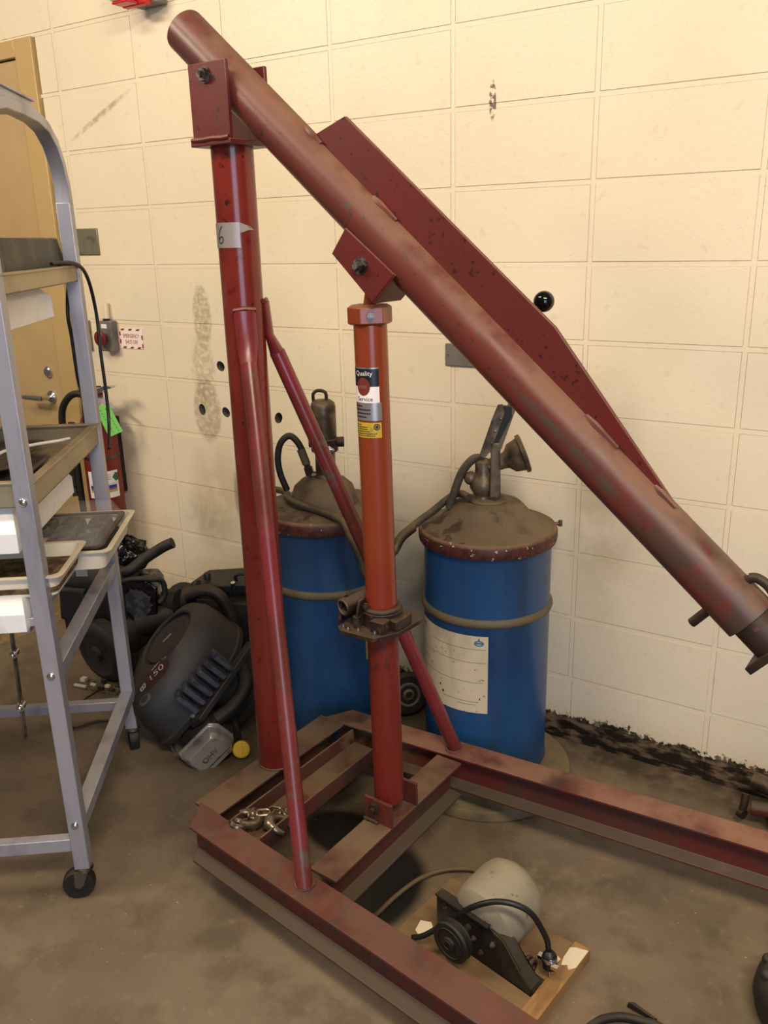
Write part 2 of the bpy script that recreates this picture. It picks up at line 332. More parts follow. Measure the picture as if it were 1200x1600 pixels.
def holed(me, x0, z0, hs):
    o = bpy.data.objects.new('tmp', me.copy()); COL.objects.link(o); cuts = []
    for hx, hz in hs:
        mb = MB(); n = 18; rs = [(.0175+.002*math.sin(2*math.pi*k/n*2+hx*40)) for k in range(n)]
        mb.loft([[V((hx-x0+rs[k]*math.cos(2*math.pi*k/n), yy, hz-z0+rs[k]*math.sin(2*math.pi*k/n)*1.1)) for k in range(n)] for yy in (-.05, .086)])
        bmesh.ops.recalc_face_normals(mb.b, faces=mb.b.faces)
        cm = bpy.data.meshes.new('c'); mb.b.to_mesh(cm); mb.b.free(); co = bpy.data.objects.new('c', cm); COL.objects.link(co); cuts.append(co)
        bo = o.modifiers.new('b', 'BOOLEAN'); bo.operation = 'DIFFERENCE'; bo.object = co; bo.solver = 'EXACT'
    bpy.context.view_layer.update(); dg = bpy.context.evaluated_depsgraph_get()
    r = bpy.data.meshes.new_from_object(o.evaluated_get(dg)); bpy.data.objects.remove(o)
    for c_ in cuts: bpy.data.objects.remove(c_)
    r.polygons.foreach_set('use_smooth', [False]*len(r.polygons)); r.materials.append(MT['raw_block'])
    for f in r.polygons:
        if f.center.y > .006 and any(math.hypot(f.center.x+x0-a, f.center.z+z0-b) < .024 for a, b in hs): f.material_index = 1
    return r
for row in range(13):
    z0 = Z0+row*BH-(0 if row else 0)
    for col in range(-9, 9):
        x0 = col*BW; me = FULL
        if row < 11 and x0+BW > DX0 and x0 < DX1:
            if col == -1: me, x0 = EDGE, DX1+.004
            elif x0 < DX0: me = EDGL
            else: continue
        hs = [hh for hh in HOLES if x0 < hh[0] < x0+BW and z0 < hh[1] < z0+BH]
        if hs: me = holed(me, x0, z0, hs)
        o = bpy.data.objects.new('block', me); COL.objects.link(o); o.parent = wall
        o.location = (x0, random.uniform(-.0008, .0008), z0)
m = MB()                                                   # mortar joints, slightly recessed
for row in range(14):
    zz = Z0+row*BH
    for a, b in (((-3.6576, DX0) if row < 11 else (-3.6576, DX1)), (DX1, 3.66)):
        m.box((a, .0016, zz-.006 if row else 0), (b, .08, zz+.006))
for col in range(-9, 10):
    xx = col*BW
    if DX0 < xx < DX1: m.box((xx-.006, .0011, Z0+11*BH), (xx+.006, .08, Z0+13*BH))
    else: m.box((xx-.006, .0011, 0), (xx+.006, .08, Z0+13*BH))
obj('mortar', m, 'wall_paint', wall, smooth=False)
m = MB(); m.box((-3.6576, .09, 0), (DX0, .2, 2.66)); m.box((DX1, .09, 0), (3.66, .2, 2.66)); m.box((DX0, .09, 2.26), (DX1, .2, 2.66))
obj('core', m, 'wall_paint', wall, smooth=False)
# door in the same wall, far left
d = bpy.data.objects.new('door_1', None); COL.objects.link(d); d['kind'] = 'structure'
m = MB(); m.box((-.212, -.014, 0), (-.112, .10, 2.244)); obj('door_jamb', m, 'frame_paint', d, bevel=.003)
m = MB(); m.box((-1.24, -.014, 0), (-1.14, .10, 2.244)); obj('door_jamb', m, 'frame_paint', d, bevel=.003)
m = MB(); m.box((-1.14, -.014, 2.185), (-.212, .10, 2.244)); obj('door_head', m, 'frame_paint', d, bevel=.003)
m = MB(); m.box((-1.136, .004, .008), (-.216, .048, 2.181)); lf = obj('door_leaf', m, 'door_paint', d, bevel=.002)
m = MB(); m.lathe([(.027, 0), (.027, .006), (.022, .012), (.012, .013)], (-.302, .004, .905), -Y, 28); m.cyl((-.302, -.006, .905), (-.302, -.055, .905), .010)
m.tube([(-.302, -.05, .905), (-.33, -.054, .906), (-.40, -.055, .905), (-.425, -.053, .904)], .0095, 12, rr=[.011, .012, .011, .008])
obj('lever_handle', m, 'chrome', lf, label='satin steel lever handle')
m = MB(); m.lathe([(.024, 0), (.023, .008), (.017, .013), (.006, .013)], (-.302, .004, 1.01), -Y, 28); obj('deadbolt', m, 'chrome', lf)

# ------------------------------------------------------------------ red engine hoist (local: x along boom, y to the wall)
H = thing('engine_hoist', 'red steel engine hoist with sloping boom, mast, orange jack and beam base', 'hoist', (1.513, -.776, 0), R(-3))
def ibeam(mb, p0, p1, zt, ht, fwid, mi=(0, 0)):
    p0, p1 = V((*p0, 0)), V((*p1, 0)); d_ = (p1-p0).normalized(); n_ = V((-d_.y, d_.x, 0)); t = .007
    poly = [(-fwid/2, 0), (fwid/2, 0), (fwid/2, -t), (.004, -t*1.7), (.004, -ht+t*1.7), (fwid/2, -ht+t), (fwid/2, -ht), (-fwid/2, -ht), (-fwid/2, -ht+t), (-.004, -ht+t*1.7), (-.004, -t*1.7), (-fwid/2, -t)]
    mb.loft([[p+n_*a+Z*(zt+b) for a, b in poly] for p in (p0, p1)]); return mb
ZT, BHT, FW = .195, .102, .075
th = R(5.4)
for sg in (-1, 1):
    dl = V((math.cos(th), sg*math.sin(th), 0)); nl = V((-math.sin(th)*sg, math.cos(th), 0))
    o_ = V((-.012, sg*.277, 0)); e_ = o_+dl*1.55
    m = MB(); ibeam(m, o_[:2], e_[:2], ZT, BHT, FW)
    # clip the outer rear corner like the photo: chamfer
    for v in m.b.verts:
        if (v.co-o_).dot(dl) < .02:
            off = (v.co.y-o_.y)*sg
            v.co += dl*(off*.72+.0)
    lg = obj('base_leg', m, 'base_paint' if sg < 0 else 'base_rear', H, bevel=.0015)
m = MB(); ibeam(m, (-.006, -.245), (-.006, .245), ZT-.0005, BHT, .085); obj('rear_beam', m, 'base_dusty', H, bevel=.0015)
m = MB(); ibeam(m, (.378, -.262), (.378, .262), ZT+.0006, BHT, FW); obj('cross_beam', m, 'base_dusty', H, bevel=.0015)
m = MB()                                                    # channel tray for the chain, open side up
t0, t1, zz0, zz1 = .066, .176, .142, .188
m.loft([[V((a, s_, b)) for a, b in [(t0, zz1), (t0+.005, zz1), (t0+.008, zz0+.007), (t1-.008, zz0+.007), (t1-.005, zz1), (t1, zz1), (t1, zz0), (t0, zz0)]] for s_ in (-.243, .243)])
obj('tool_tray', m, 'base_dusty', H, bevel=.001)
for (a, b) in ((.03, -.2), (.03, .2), (1.46, -.42), (1.46, .42)):
    m = MB(); m.cyl((a, b-.012, .04), (a, b+.012, .04), .04, n=28); wh = obj('caster_wheel', m, 'rubber', H, bevel=.003)
    m = MB(); m.box((a-.018, b-.018, .03), (a+.018, b-.0135, .093)); m.box((a-.018, b+.0135, .03), (a+.018, b+.018, .093)); m.box((a-.022, b-.022, .086), (a+.022, b+.022, .093)); obj('caster_fork', m, 'greasy_iron', H)
# mast
MR = .0455
m = MB(); m.lathe([(MR, ZT), (MR, 1.706)], (0, 0, 0), Z, 40); mast = obj('mast', m, 'red_paint', H)
m = MB(); m.torus((0, 0, ZT+.001), Z, MR, .003, 40, 8); obj('weld', m, 'base_dusty', mast)
m = MB(); m.box((-.054, -.066, 1.705), (.062, .066, 1.716)); hd = obj('mast_head', m, 'plate_paint', H, bevel=.002)
m = MB(); m.box((-.050, -.061, 1.716), (.058, -.051, 1.862)); obj('pivot_plate', m, 'plate_paint', H, bevel=.002)
m = MB(); m.box((-.050, .051, 1.716), (.058, .061, 1.862)); obj('pivot_plate', m, 'plate_paint', H, bevel=.002)
m = MB(); m.cyl((0, -.062, 1.838), (0, .066, 1.838), .007); hexbolt(m, (0, -.061, 1.838), -Y, .013, .011); m.cyl((0, -.061, 1.838), (0, -.0635, 1.838), .016); hexbolt(m, (0, .061, 1.838), Y, .013, .011); obj('pivot_bolt', m, 'bolt_steel', H)
m = MB(); m.tube([(-.05, -.064, 1.718), (-.02, -.0655, 1.717), (.01, -.0645, 1.7185), (.04, -.0655, 1.717), (.058, -.064, 1.718)], .005, 8); obj('weld', m, 'plate_paint', hd)
# duct tape with a hand-written 6
def cylpt(r, a0, zc, ax=0, ay=0): return lambda xx, yy: V((ax+(r)*math.cos(a0+xx/r), ay+(r)*math.sin(a0+xx/r), zc+yy))
def patch(mb, r, a0, a1, z0, z1, n=20, ax=0, ay=0, jag=None):
    rows = []
    for zz in (z0, z1): rows.append([mb.b.verts.new((ax+r*math.cos(a0+(a1-a0)*k/n), ay+r*math.sin(a0+(a1-a0)*k/n), zz)) for k in range(n+1)])
    for k in range(n): mb.face((rows[0][k], rows[0][k+1], rows[1][k+1], rows[1][k]))
    return mb
CA = R(-44)                                                 # direction from the mast to the camera
m = MB(); rr_ = MR+.0012
patch(m, rr_, R(-215), R(-40), 1.502, 1.554, 30)
m.pts([cylpt(rr_, R(-40), 1.528)(a, b) for a, b in [(0, .026), (.010, .022), (.022, .018), (.034, .010), (.020, .010), (.008, .006), (0, .004)]], [(0, 1, 2, 3, 4, 5, 6)])
m.mi(1); f6 = cylpt(rr_+.0006, R(-100), 1.527)
s6 = [(.008, .020), (.002, .013), (-.003, .004), (-.005, -.006), (-.002, -.014), (.004, -.015), (.009, -.010), (.008, -.003), (.002, -.002), (-.003, -.007)]
s6 = spline([(a, b, 0) for a, b in s6], 5)
for a, b in zip(s6, s6[1:]):
    dn = (b-a).normalized(); nn = V((-dn.y, dn.x, 0))*.0011
    m.face([m.b.verts.new(f6(q.x, q.y)) for q in (a+nn, b+nn, b-nn, a-nn)])
obj('tape_band', m, ['duct_tape', 'ink_black'], mast, smooth=True, normals=False, label='silver tape band marked 6')
# braces
for sg, zt_ in ((-1, 1.285), (1, 1.30)):
    foot = V((.368, sg*.311, ZT)); top = V((.036+(.008 if sg < 0 else 0), sg*(.046-(.004 if sg < 0 else 0)), zt_)); dd = (top-foot).normalized()
    k1 = top+V((-.002, -sg*.004, .012)); k2 = top+V((-.006, -sg*.006, .085))
    path = [foot, foot+dd*.3, top-dd*.16, top-dd*.03]
    m = MB(); m.tube(path, .0185, 20)
    u = V((dd.x, dd.y, 0)).normalized(); tn = V((-u.y, u.x, 0))
    m.loft([m.ring(top-dd*.035, tn, u, .0185, 12, r2=.0185), m.ring(k1, tn, u, .024, 12, r2=.0105), m.ring(k2, tn, u, .024, 12, r2=.009)])
    br = obj('brace', m, 'brace_paint', H)
    m = MB(); m.torus(foot+Z*.002+V((-.004, -sg*.004, 0)), Z, .0195, .0035, 24, 8); obj('weld', m, 'base_dusty', br)
    m = MB(); m.tube([k2+tn*.025+Z*.001, k2+Z*.004-u*.002, k2-tn*.025+Z*.001], .005, 8); obj('weld', m, 'plate_paint', br)
# boom
B0, B1 = V((-.112, 0, 1.942)), V((1.132, 0, .893)); bd = (B1-B0).normalized(); bn = V((-bd.z, 0, bd.x)); BR_ = .0455
bn = bn if bn.z > 0 else -bn
sp = 1.22
m = MB(); m.pipe(B0, B1, BR_, BR_-.006, 44); m.cyl(B0+bd*.004, B0+bd*.006, BR_-.004, n=44); boom = obj('boom', m, 'boom_paint', H)
m = MB(); m.pipe(B1-bd*.2, B1+bd*.055, .036, .030, 36); ext = obj('boom_extension', m, 'greasy_iron', H)
m = MB()
q_ = B1+bd*.055; ang = V((.87, 0, .5))
m.prism([(-.052, -.04), (.052, -.04), (.052, .04), (-.052, .04)], q_+bd*.004, bn, Y, bd, -.006, .008); obj('end_plate', m, 'greasy_iron', ext, bevel=.002)
m = MB(); pc = B0+bd*1.575
m.tube(spline([pc-bn*.085, pc-bn*.04, pc+bn*.04, pc+bn*.050, pc+bn*.060+bd*.010, pc+bn*.062+bd*.035, pc+bn*.048+bd*.075], 6), .0085, 14); obj('locking_pin', m, 'greasy_iron', H)
# stiffener plate standing on the boom
poly = [(.235, 1.712), (.31, 1.738), (.673, 1.432), (.76, 1.359), (.836, 1.265), (.988, 1.076), (.96, 1.058)]
m = MB(); m.prism(poly, (0, 0, 0), X, Z, Y, -.004, .006); stf = obj('stiffener_plate', m, 'plate_paint', H, bevel=.001)
for tt, ln_ in ((.39, .05), (.60, .07), (1.19, .08), (1.36, .05)):
    c0 = B0+bd*tt+bn*(BR_-.001)
    m = MB(); m.tube([c0+V((0, -.006, 0)), c0+bd*ln_*.3+V((0, -.0085, .001)), c0+bd*ln_*.6+V((0, -.007, 0)), c0+bd*ln_+V((0, -.008, 0))], .006, 8, rr=[.005, .0075, .0065, .005]); obj('weld', m, 'boom_paint', stf)
m = MB(); m.tube([(.60, .075, 1.30), (.66, .075, 1.365), (.695, .075, 1.392)], .005, 10); m.cyl((.60, .0, 1.30), (.60, .075, 1.30), .005, n=10); kr = obj('release_rod', m, 'dirty_steel', H)
m = MB(); m.sphere((.700, .075, 1.396), .0195, 28); obj('ball_knob', m, 'knob_black', H, label='glossy black ball knob')
# jack bracket under the boom
lug = [(.336, 1.535), (.300, 1.488), (.398, 1.394), (.452, 1.446)]
for s0 in (-.047, .041):
    m = MB(); m.prism(lug, (0, 0, 0), X, Z, Y, s0, s0+.006); obj('jack_bracket', m, 'plate_paint', H, bevel=.001)
m = MB(); m.loft([[V((.398, s_, 1.394)), V((.452, s_, 1.446)), V((.449, s_, 1.450)), V((.395, s_, 1.398))] for s_ in (-.047, .047)]); obj('bracket_web', m, 'plate_paint', H)
m = MB(); m.cyl((.371, -.05, 1.465), (.371, .05, 1.465), .008); hexbolt(m, (.371, -.047, 1.465), -Y, .013, .012); m.cyl((.371, -.047, 1.465), (.371, -.0495, 1.465), .0165); obj('bracket_bolt', m, 'bolt_steel', H)
# hydraulic jack
jt, jb = V((.354, 0, 1.355)), V((.371, 0, .232)); jd = (jt-jb).normalized()
JR = .0345; jmid = jb.lerp(jt, .44)
jack = bpy.data.objects.new('hydraulic_jack', None); COL.objects.link(jack); jack.parent = H
m = MB(); m.cyl(jmid, jt, JR, n=40); jc = obj('jack_cylinder', m, 'jack_paint', jack)
m = MB(); m.cyl(jb, jmid, JR+.0008, n=40); obj('lower_sleeve', m, 'jack_low_paint', jack)
m = MB(); u, v, a = frame(jd); m.loft([m.ring(jt-jd*.006, u, v, .040, 6, .2), m.ring(jt-jd*.002, u, v, .0455, 6, .2), m.ring(jt+jd*.028, u, v, .0455, 6, .2), m.ring(jt+jd*.034, u, v, .036, 6, .2)]); nut = obj('collar_nut', m, 'jack_paint', jack, bevel=.001)
m = MB(); hexbolt(m, jt+jd*.014+V((.026, -.032, 0)), V((.62, -.78, 0)), .008, .007); obj('bleed_screw', m, 'bolt_steel', jack)
m = MB(); m.cyl(jt+jd*.03, V((.371, 0, 1.465)), .013); m.cyl((.371, -.02, 1.465), (.371, .02, 1.465), .018); obj('jack_ram', m, 'jack_paint', jack)
# quality service label, yellow caution label
la = R(-78)
def jp(r, zc):
    def f_(xx, yy):
        p = jb.lerp(jt, (zc+yy-jb.z)/(jt.z-jb.z)); return V((p.x+r*math.cos(la+xx/r), r*math.sin(la+xx/r), zc+yy))
    return f_
def jpatch(mb, r, x0, x1, z0, z1, zc=1.2, n=14):
    g = jp(r, 0); rows = [[mb.b.verts.new(g(x0+(x1-x0)*k/n, zz)) for k in range(n+1)] for zz in (z0, z1)]
    for k in range(n): mb.face((rows[0][k], rows[0][k+1], rows[1][k+1], rows[1][k]))
m = MB(); r1 = JR+.0008; x0, x1 = -.033, .029
m.mi(0); jpatch(m, r1, x0, x1, 1.228, 1.264); m.mi(1); jpatch(m, r1, x0, x1, 1.195, 1.228); m.mi(2); jpatch(m, r1, x0, x1+.004, 1.158, 1.195); jpatch(m, r1, x0, x1, 1.264, 1.2665)
g = jp(r1+.0005, 1.231); m.mi(3); m.loft([[g(.0005+q*.0155*math.cos(2*math.pi*k/28)-.006, -.003+q*.0185*math.sin(2*math.pi*k/28)) for k in range(28)] for q in (1, .5)], False); m.face([m.b.verts.new(g(-.0055+.0078*math.cos(2*math.pi*k/28), -.003+.0093*math.sin(2*math.pi*k/28))) for k in range(28)])
m.mi(1); m.text('Quality', .0155, jp(r1+.0006, 1.2545), sx=.95) if False else m.text('Quality', .0135, (lambda f_: (lambda a, b: f_(a-.004, b)))(jp(r1+.0006, 1.2545)))
m.mi(4); m.text('Service', .0125, (lambda f_: (lambda a, b: f_(a-.003, b)))(jp(r1+.0006, 1.2025)))
m.mi(5); g = jp(r1+.0009, 1.23)
for k in range(5): m.text('|', .007+.001*(k % 2), (lambda a, b, k=k: g(a-.014+.004*k, b-.002)))
m.mi(0)
for k in range(4):
    g2 = jp(r1+.0006, 1.188-.0075*k); wd = (.018, .040, .036, .030)[k]
    for q in range(int(wd/.0045)): m.face([m.b.verts.new(g2(-.026+.0045*q+a, b)) for a, b in ((0, -.0015), (.0032, -.0015), (.0032, .0015), (0, .0015))])
obj('service_label', m, ['ink_navy', 'ink_white', 'label_silver', 'ink_maroon', 'ink_black', 'ink_grey'], jc, normals=False, label='black and white Quality Service sticker')
m = MB(); jpatch(m, r1, x0, x1+.002, 1.122, 1.154); m.mi(1)
for k in range(6):
    g2 = jp(r1+.0006, 1.149-.0045*k); wd = (.016, .034, .034, .038, .054, .05)[k]
    for q in range(int(wd/.004)): m.face([m.b.verts.new(g2(-.030+.004*q+a, b)) for a, b in ((0, -.0009), (.003, -.0009), (.003, .0009), (0, .0009))])
g = jp(r1+.0006, 1.145)
for r_a, r_b in ((.0068, .0048), (.0034, 0.0002)): m.loft([[g(.021+q*math.cos(2*math.pi*k/20), q*math.sin(2*math.pi*k/20)) for k in range(20)] for q in (r_a, r_b)], False)
obj('caution_label', m, ['label_yellow', 'ink_black'], jc, normals=False, label='small yellow caution sticker')
# pump block
m = MB(); m.prism([(.296, -.075), (.312, -.088), (.40, -.082), (.428, -.03), (.432, .06), (.40, .085), (.31, .08), (.293, .04)], (0, 0, 0), X, Y, Z, .684, .694); pb = obj('pump_plate', m, 'greasy_iron', jack, bevel=.001)
m = MB(); m.torus((.364, 0, .73), Z, JR+.004, .008, 36, 8); m.cyl((.364, 0, .694), (.364, 0, .728), JR+.012, n=32); m.box((.375, -.06, .694), (.41, -.03, .722)); m.box((.395, -.03, .694), (.425, .03, .718)); obj('pump_clamp', m, 'greasy_iron', jack, bevel=.002)
m = MB(); sd = V((.22, .96, .08)).normalized(); s0_ = V((.303, -.062, .736)); m.pipe(s0_, s0_+sd*.012, .0205, .0145, 28); m.pipe(s0_+sd*.012, s0_+sd*.075, .018, .0135, 28); m.cyl(s0_+sd*.05, s0_+sd*.052, .014); m.box((.300, -.03, .694), (.326, .03, .722)); obj('handle_socket', m, 'greasy_iron', jack)
m = MB(); m.torus(s0_, sd, .0175, .0030, 28, 8); obj('socket_rim', m, 'dirty_steel', jack)
for q in (.290, .338):
    m = MB(); m.prism([(-.024, 0), (.022, 0), (.016, .045), (.006, .062), (-.008, .062), (-.016, .045)], (q, -.040, .694), Y, Z, X, -.003, .003); obj('pump_ear', m, 'greasy_iron', jack, bevel=.001)
for a, b, c_ in ((.312, -.074, .694), (.328, -.078, .694), (.352, -.072, .694), (.392, -.066, .694)):
    m = MB(); hexbolt(m, (a, b, c_), Z, .005, .006); obj('pump_bolt', m, 'chrome', jack)
m = MB(); hexbolt(m, (.350, -.038, .742), V((.3, -.95, 0)), .008, .006); obj('pump_bolt', m, 'dirty_steel', jack)
m = MB(); m.cyl((.335, -.055, .694), (.335, -.055, .720), .009); obj('pump_piston', m, 'dirty_steel', jack)
# foot lugs
for s0, x0 in ((-.056, .338), (.048, .338)):
    m = MB(); m.box((x0, s0, ZT), (x0+.078, s0+.008, ZT+.062)); obj('foot_lug', m, 'base_paint', H, bevel=.001)
m = MB(); m.cyl((.372, -.058, .238), (.372, .06, .238), .009); hexbolt(m, (.372, -.056, .238), -Y, .014, .012); obj('foot_bolt', m, 'greasy_iron', H)
m = MB(); m.tube([(.34, -.060, ZT+.003), (.36, -.061, ZT+.005), (.38, -.060, ZT+.002)], .005, 8); obj('weld', m, 'greasy_iron', H)

# ------------------------------------------------------------------ chain with hook lying in the tray
def hoist_w(a, b, c): return V((1.513, -.776, 0))+V((a*math.cos(R(-3))-b*math.sin(R(-3)), a*math.sin(R(-3))+b*math.cos(R(-3)), c))
ch = thing('lifting_chain', 'grey steel chain with two open hooks lying in the red tray', 'chain', hoist_w(.12, -.19, .149), R(-3))
def hook(c, rot, sc, tilt=0.0):
    pts = [(0, .030), (0, .010), (.006, -.004), (.020, -.014), (.034, -.010), (.041, .006), (.040, .022)]
    rr = [.007, .0075, .0095, .0125, .0115, .008, .004]
    M_ = Mx.Rotation(rot, 3, 'Z') @ Mx.Rotation(tilt, 3, 'X')
    P = spline([M_ @ V((a*sc, b*sc, 0))+V(c) for a, b in pts], 4); r_ = []
    for k in range(len(P)):
        t = k/(len(P)-1)*(len(rr)-1); i = min(int(t), len(rr)-2); r_.append((rr[i]+(rr[i+1]-rr[i])*(t-i))*sc)
    mb = MB(); mb.tube(P, 0, 12, rr=r_)
    e = M_ @ V((0, .036*sc, 0))+V(c); mb.torus(e, M_ @ V((0, 0, 1)), .0115*sc, .0055*sc, 20, 8); return mb
obj('hook', hook((.000, -.018, .028), R(150), 1.25, R(22)), 'chain_steel', ch)
obj('hook', hook((.028, .035, .030), R(-60), 1.15, R(-25)), 'chain_steel', ch)
links = [(-.030, -.032, .018, 20, 60), (-.018, -.020, .030, 60, 20), (-.024, .000, .038, 100, 70), (-.004, .016, .040, 40, 15), (.006, .036, .020, 90, 80), (.000, .052, .026, 20, 25), (.018, .066, .014, 70, 75), (-.012, .064, .014, 120, 30), (.030, .058, .026, 150, 50), (.020, .012, .012, 10, 20), (-.036, -.046, .012, 140, 30)]
for a, b, c_, r_, tl in links:
    m = MB(); M_ = Mx.Rotation(R(r_), 3, 'Z') @ Mx.Rotation(R(tl), 3, 'X'); P = []
    for k in range(20):
        t = 2*math.pi*k/20; P.append(M_ @ V((.009*math.cos(t)*1.0+(.007 if math.cos(t) > 0 else -.007)*1.0, .0085*math.sin(t), 0))+V((a, b, max(c_, .013))))
    P += [P[0], P[1]]; m.tube(P, .0034, 8, cap=False); obj('link', m, 'chain_steel', ch)

# ------------------------------------------------------------------ drums
def drum(name, label, cx, cy, zb):
    D = thing(name, label, 'drum', (cx, cy, 0), group='blue lubricant drums'); r = .177; zr, zt = .528, .735
    m = MB(); m.lathe([(r-.012, zb), (r, zb+.004), (r+.003, zb+.010), (r, zb+.016), (r, zr-.018), (r+.002, zr-.013), (r, zr+.012), (r, zt-.02), (r+.003, zt-.012), (r+.002, zt-.002), (r-.01, zt-.002)], n=64); sh = obj('drum_shell', m, 'drum_blue', D)
    m = MB(); m.lathe([(r-.001, zr-.016), (r+.006, zr-.010), (r+.0085, zr-.004), (r+.008, zr+.003), (r+.004, zr+.009), (r-.001, zr+.012)], n=64, cap=False); obj('rolling_hoop', m, 'drum_band', D)
    return D, sh
def lid(D, dome):
    m = MB(); m.lathe([(.186, .712), (.190, .714), (.192, .722), (.192, .742), (.188, .750), (.184, .752)], n=64, cap=False); obj('lid_rim', m, 'lid_rim', D)
    m = MB(); m.lathe([(.187, .7505)]+dome, n=64, cap=False); return obj('lid', m, 'lid_dusty', D)
D1, sh1 = drum('lubricant_drum', 'blue steel drum with paper label and hand-lever pump, standing on a round plate', 1.854, -.22, .036)
D1['group'] = 'blue lubricant drums'
ld = lid(D1, [(.165, .757), (.135, .768), (.118, .785), (.100, .806), (.090, .815), (.06, .819), (.001, .819)])
lr = .177+.0012; m = MB(); patch(m, lr, R(-160), R(-62), .259, .492, 30)
def dl(a0, zc, r=lr+.0006): return lambda xx, yy: V((r*math.cos(a0+xx/r), r*math.sin(a0+xx/r), zc+yy))
m.mi(1)
for zz, a0, a1 in ((.452, -120, -64), (.412, -140, -64), (.352, -145, -66)): patch(m, lr+.0006, R(a0), R(a1), zz, zz+.0012, 14)
for zz, a0, a1 in ((.292, -105, -70), (.283, -90, -72)): patch(m, lr+.0006, R(a0), R(a1), zz, zz+.0014, 14)
m.mi(3)
for zz, a0, a1 in ((.30, -106, -104), (.318, -109, -107.6), (.300, -69.5, -68.5)): patch(m, lr+.0007, R(a0), R(a1), zz, zz+.006, 4)
for aa, zz in ((-140, .47), (-136, .38)): m.pts([dl(R(aa), zz)(a, b) for a, b in ((0, .004), (.03, -.004), (.03, -.006), (0, .001))], [(0, 1, 2, 3)])
m.mi(2); g = dl(R(-70), .471)
m.loft([[g(q*.0135*math.cos(2*math.pi*k/28), q*.0085*math.sin(2*math.pi*k/28)) for k in range(28)] for q in (1, .62)], False)
m.pts([g(a, b) for a, b in ((-.013, -.0022), (.013, -.0022), (.013, .0022), (-.013, .0022))], [(0, 1, 2, 3)])
m.pts([g(a, b) for a, b in ((-.003, .009), (.003, .009), (.0018, .013), (0, .017), (-.0018, .013))], [(0, 1, 2, 3, 4)])
obj('paper_label', m, ['paper', 'ink_faint', 'ink_blue', 'ink_black'], sh1, normals=False, label='stained cream paper label with a blue oval emblem')
m = MB(); m.lathe([(.052, .817), (.053, .823), (.050, .827), (.030, .829)], n=40); obj('pump_flange', m, 'lid_dusty', D1)
m = MB(); cb = V((-.012, -.008, 0)); m.lathe([(.024, .825), (.022, .835), (.028, .845), (.036, .858), (.034, .876), (.026, .888), (.022, .898), (.022, .93), (.014, .938)], cb, n=32); m.sphere((-.040, -.026, .884), .019, 18); obj('pump_body', m, 'pump_steel', D1)
hx = V((.079, .050, .035)).normalized(); h0 = V((.0, .0, .915))
m = MB(); m.lathe([(.020, 0), (.021, .040), (.024, .052), (.040, .066), (.044, .084), (.046, .092), (.053, .094), (.054, .103), (.050, .106)], h0, hx, 36); obj('pump_horn', m, 'pump_steel', D1)
m = MB(); m.lathe([(.049, .1055), (.03, .1062), (.001, .1064)], h0, hx, 36, cap=False); obj('horn_disc', m, 'greasy_iron', D1)
cdir = V((.36, -.74, .2)).normalized(); sx_ = V((.89, .45, 0)).normalized()
m = MB(); m.prism([(-.014, .838), (.016, .838), (.012, .99), (-.012, .99)], V((.020, .0, 0)), sx_, Z, V((.45, -.89, 0)), .018, .032); obj('pump_link', m, 'pump_steel', D1, bevel=.003)
lv = [(-.012, .958), (.000, .948), (.018, .968), (.052, 1.07), (.046, 1.094), (.034, 1.092), (.022, 1.062)]
m = MB(); m.prism([(a-.012, b) for a, b in lv], V((.0, .0, 0)), sx_, Z, V((.45, -.89, 0)), .034, .039); m.prism([(a+.016, b) for a, b in lv], V((.0, .0, 0)), sx_, Z, V((.45, -.89, 0)), .010, .015); ph = obj('pump_lever', m, 'pump_steel', D1, bevel=.001); m = MB(); m.prism([(.006, .985), (.020, .980), (.060, 1.06), (.058, 1.085), (.036, 1.088)], V((0, 0, 0)), sx_, Z, V((.45, -.89, 0)), .016, .033); obj('lever_gap_black', m, 'cord_black', ph)  # black block paints the shaded gap between the two lever plates
for a, b in ((.008, .99), (.016, 1.022), (.030, 1.055)):
    m = MB(); m.lathe([(.004, 0), (.0035, .003), (.001, .0045)], sx_*(a)+Z*b+V((.45, -.89, 0))*.039, V((.45, -.89, 0)), 12); obj('rivet', m, 'bolt_steel', ph)
m = MB(); m.cyl((.155, .100, .747), (.171, .112, .747), .005, n=12); m.cyl((.169, .1105, .740), (.169, .1105, .756), .006, n=12); obj('thumbscrew', m, 'dirty_steel', D1)
m = MB(); m.tube(spline([(-.012, -.008, .938), (-.034, -.022, .938), (-.060, -.039, .901), (-.079, -.052, .838), (-.088, -.06, .80)], 7), .0115, 14); obj('pump_hose', m, 'dusty_rubber', D1)
D2, sh2 = drum('lubricant_drum', 'blue steel drum with upright cylinder pump, half hidden behind the orange jack', 1.345, -.293, .0)
ld2 = lid(D2, [(.160, .756), (.106, .764), (.097, .785), (.088, .812), (.066, .832), (.04, .840), (.001, .842)])
m = MB(); patch(m, .1782, R(-17), R(14), .30, .39, 12); obj('paper_label', m, 'label_aged', sh2, normals=False)
c2 = V((.008, .004, 0))
m = MB(); m.lathe([(.036, .838), (.034, .845), (.030, .85), (.030, .915)], c2, n=32); m.lathe([(.036, .958), (.037, .965), (.037, 1.05), (.034, 1.062), (.024, 1.070), (.010, 1.072)], c2, n=36); pc_ = obj('pump_cylinder', m, 'pump_steel', D2)
m = MB(); m.lathe([(.031, .915), (.040, .920), (.040, .955), (.035, .960)], c2, n=32); q = V((.84, .54, 0)); m.cyl(c2+Z*.945-q*.046, c2+Z*.945+q*.058, .015); obj('valve_block', m, 'greasy_iron', D2, bevel=.001)
m = MB(); m.sphere(c2+Z*.928+V((.025, -.035, 0)), .02, 16); obj('valve_cap', m, 'greasy_iron', D2)
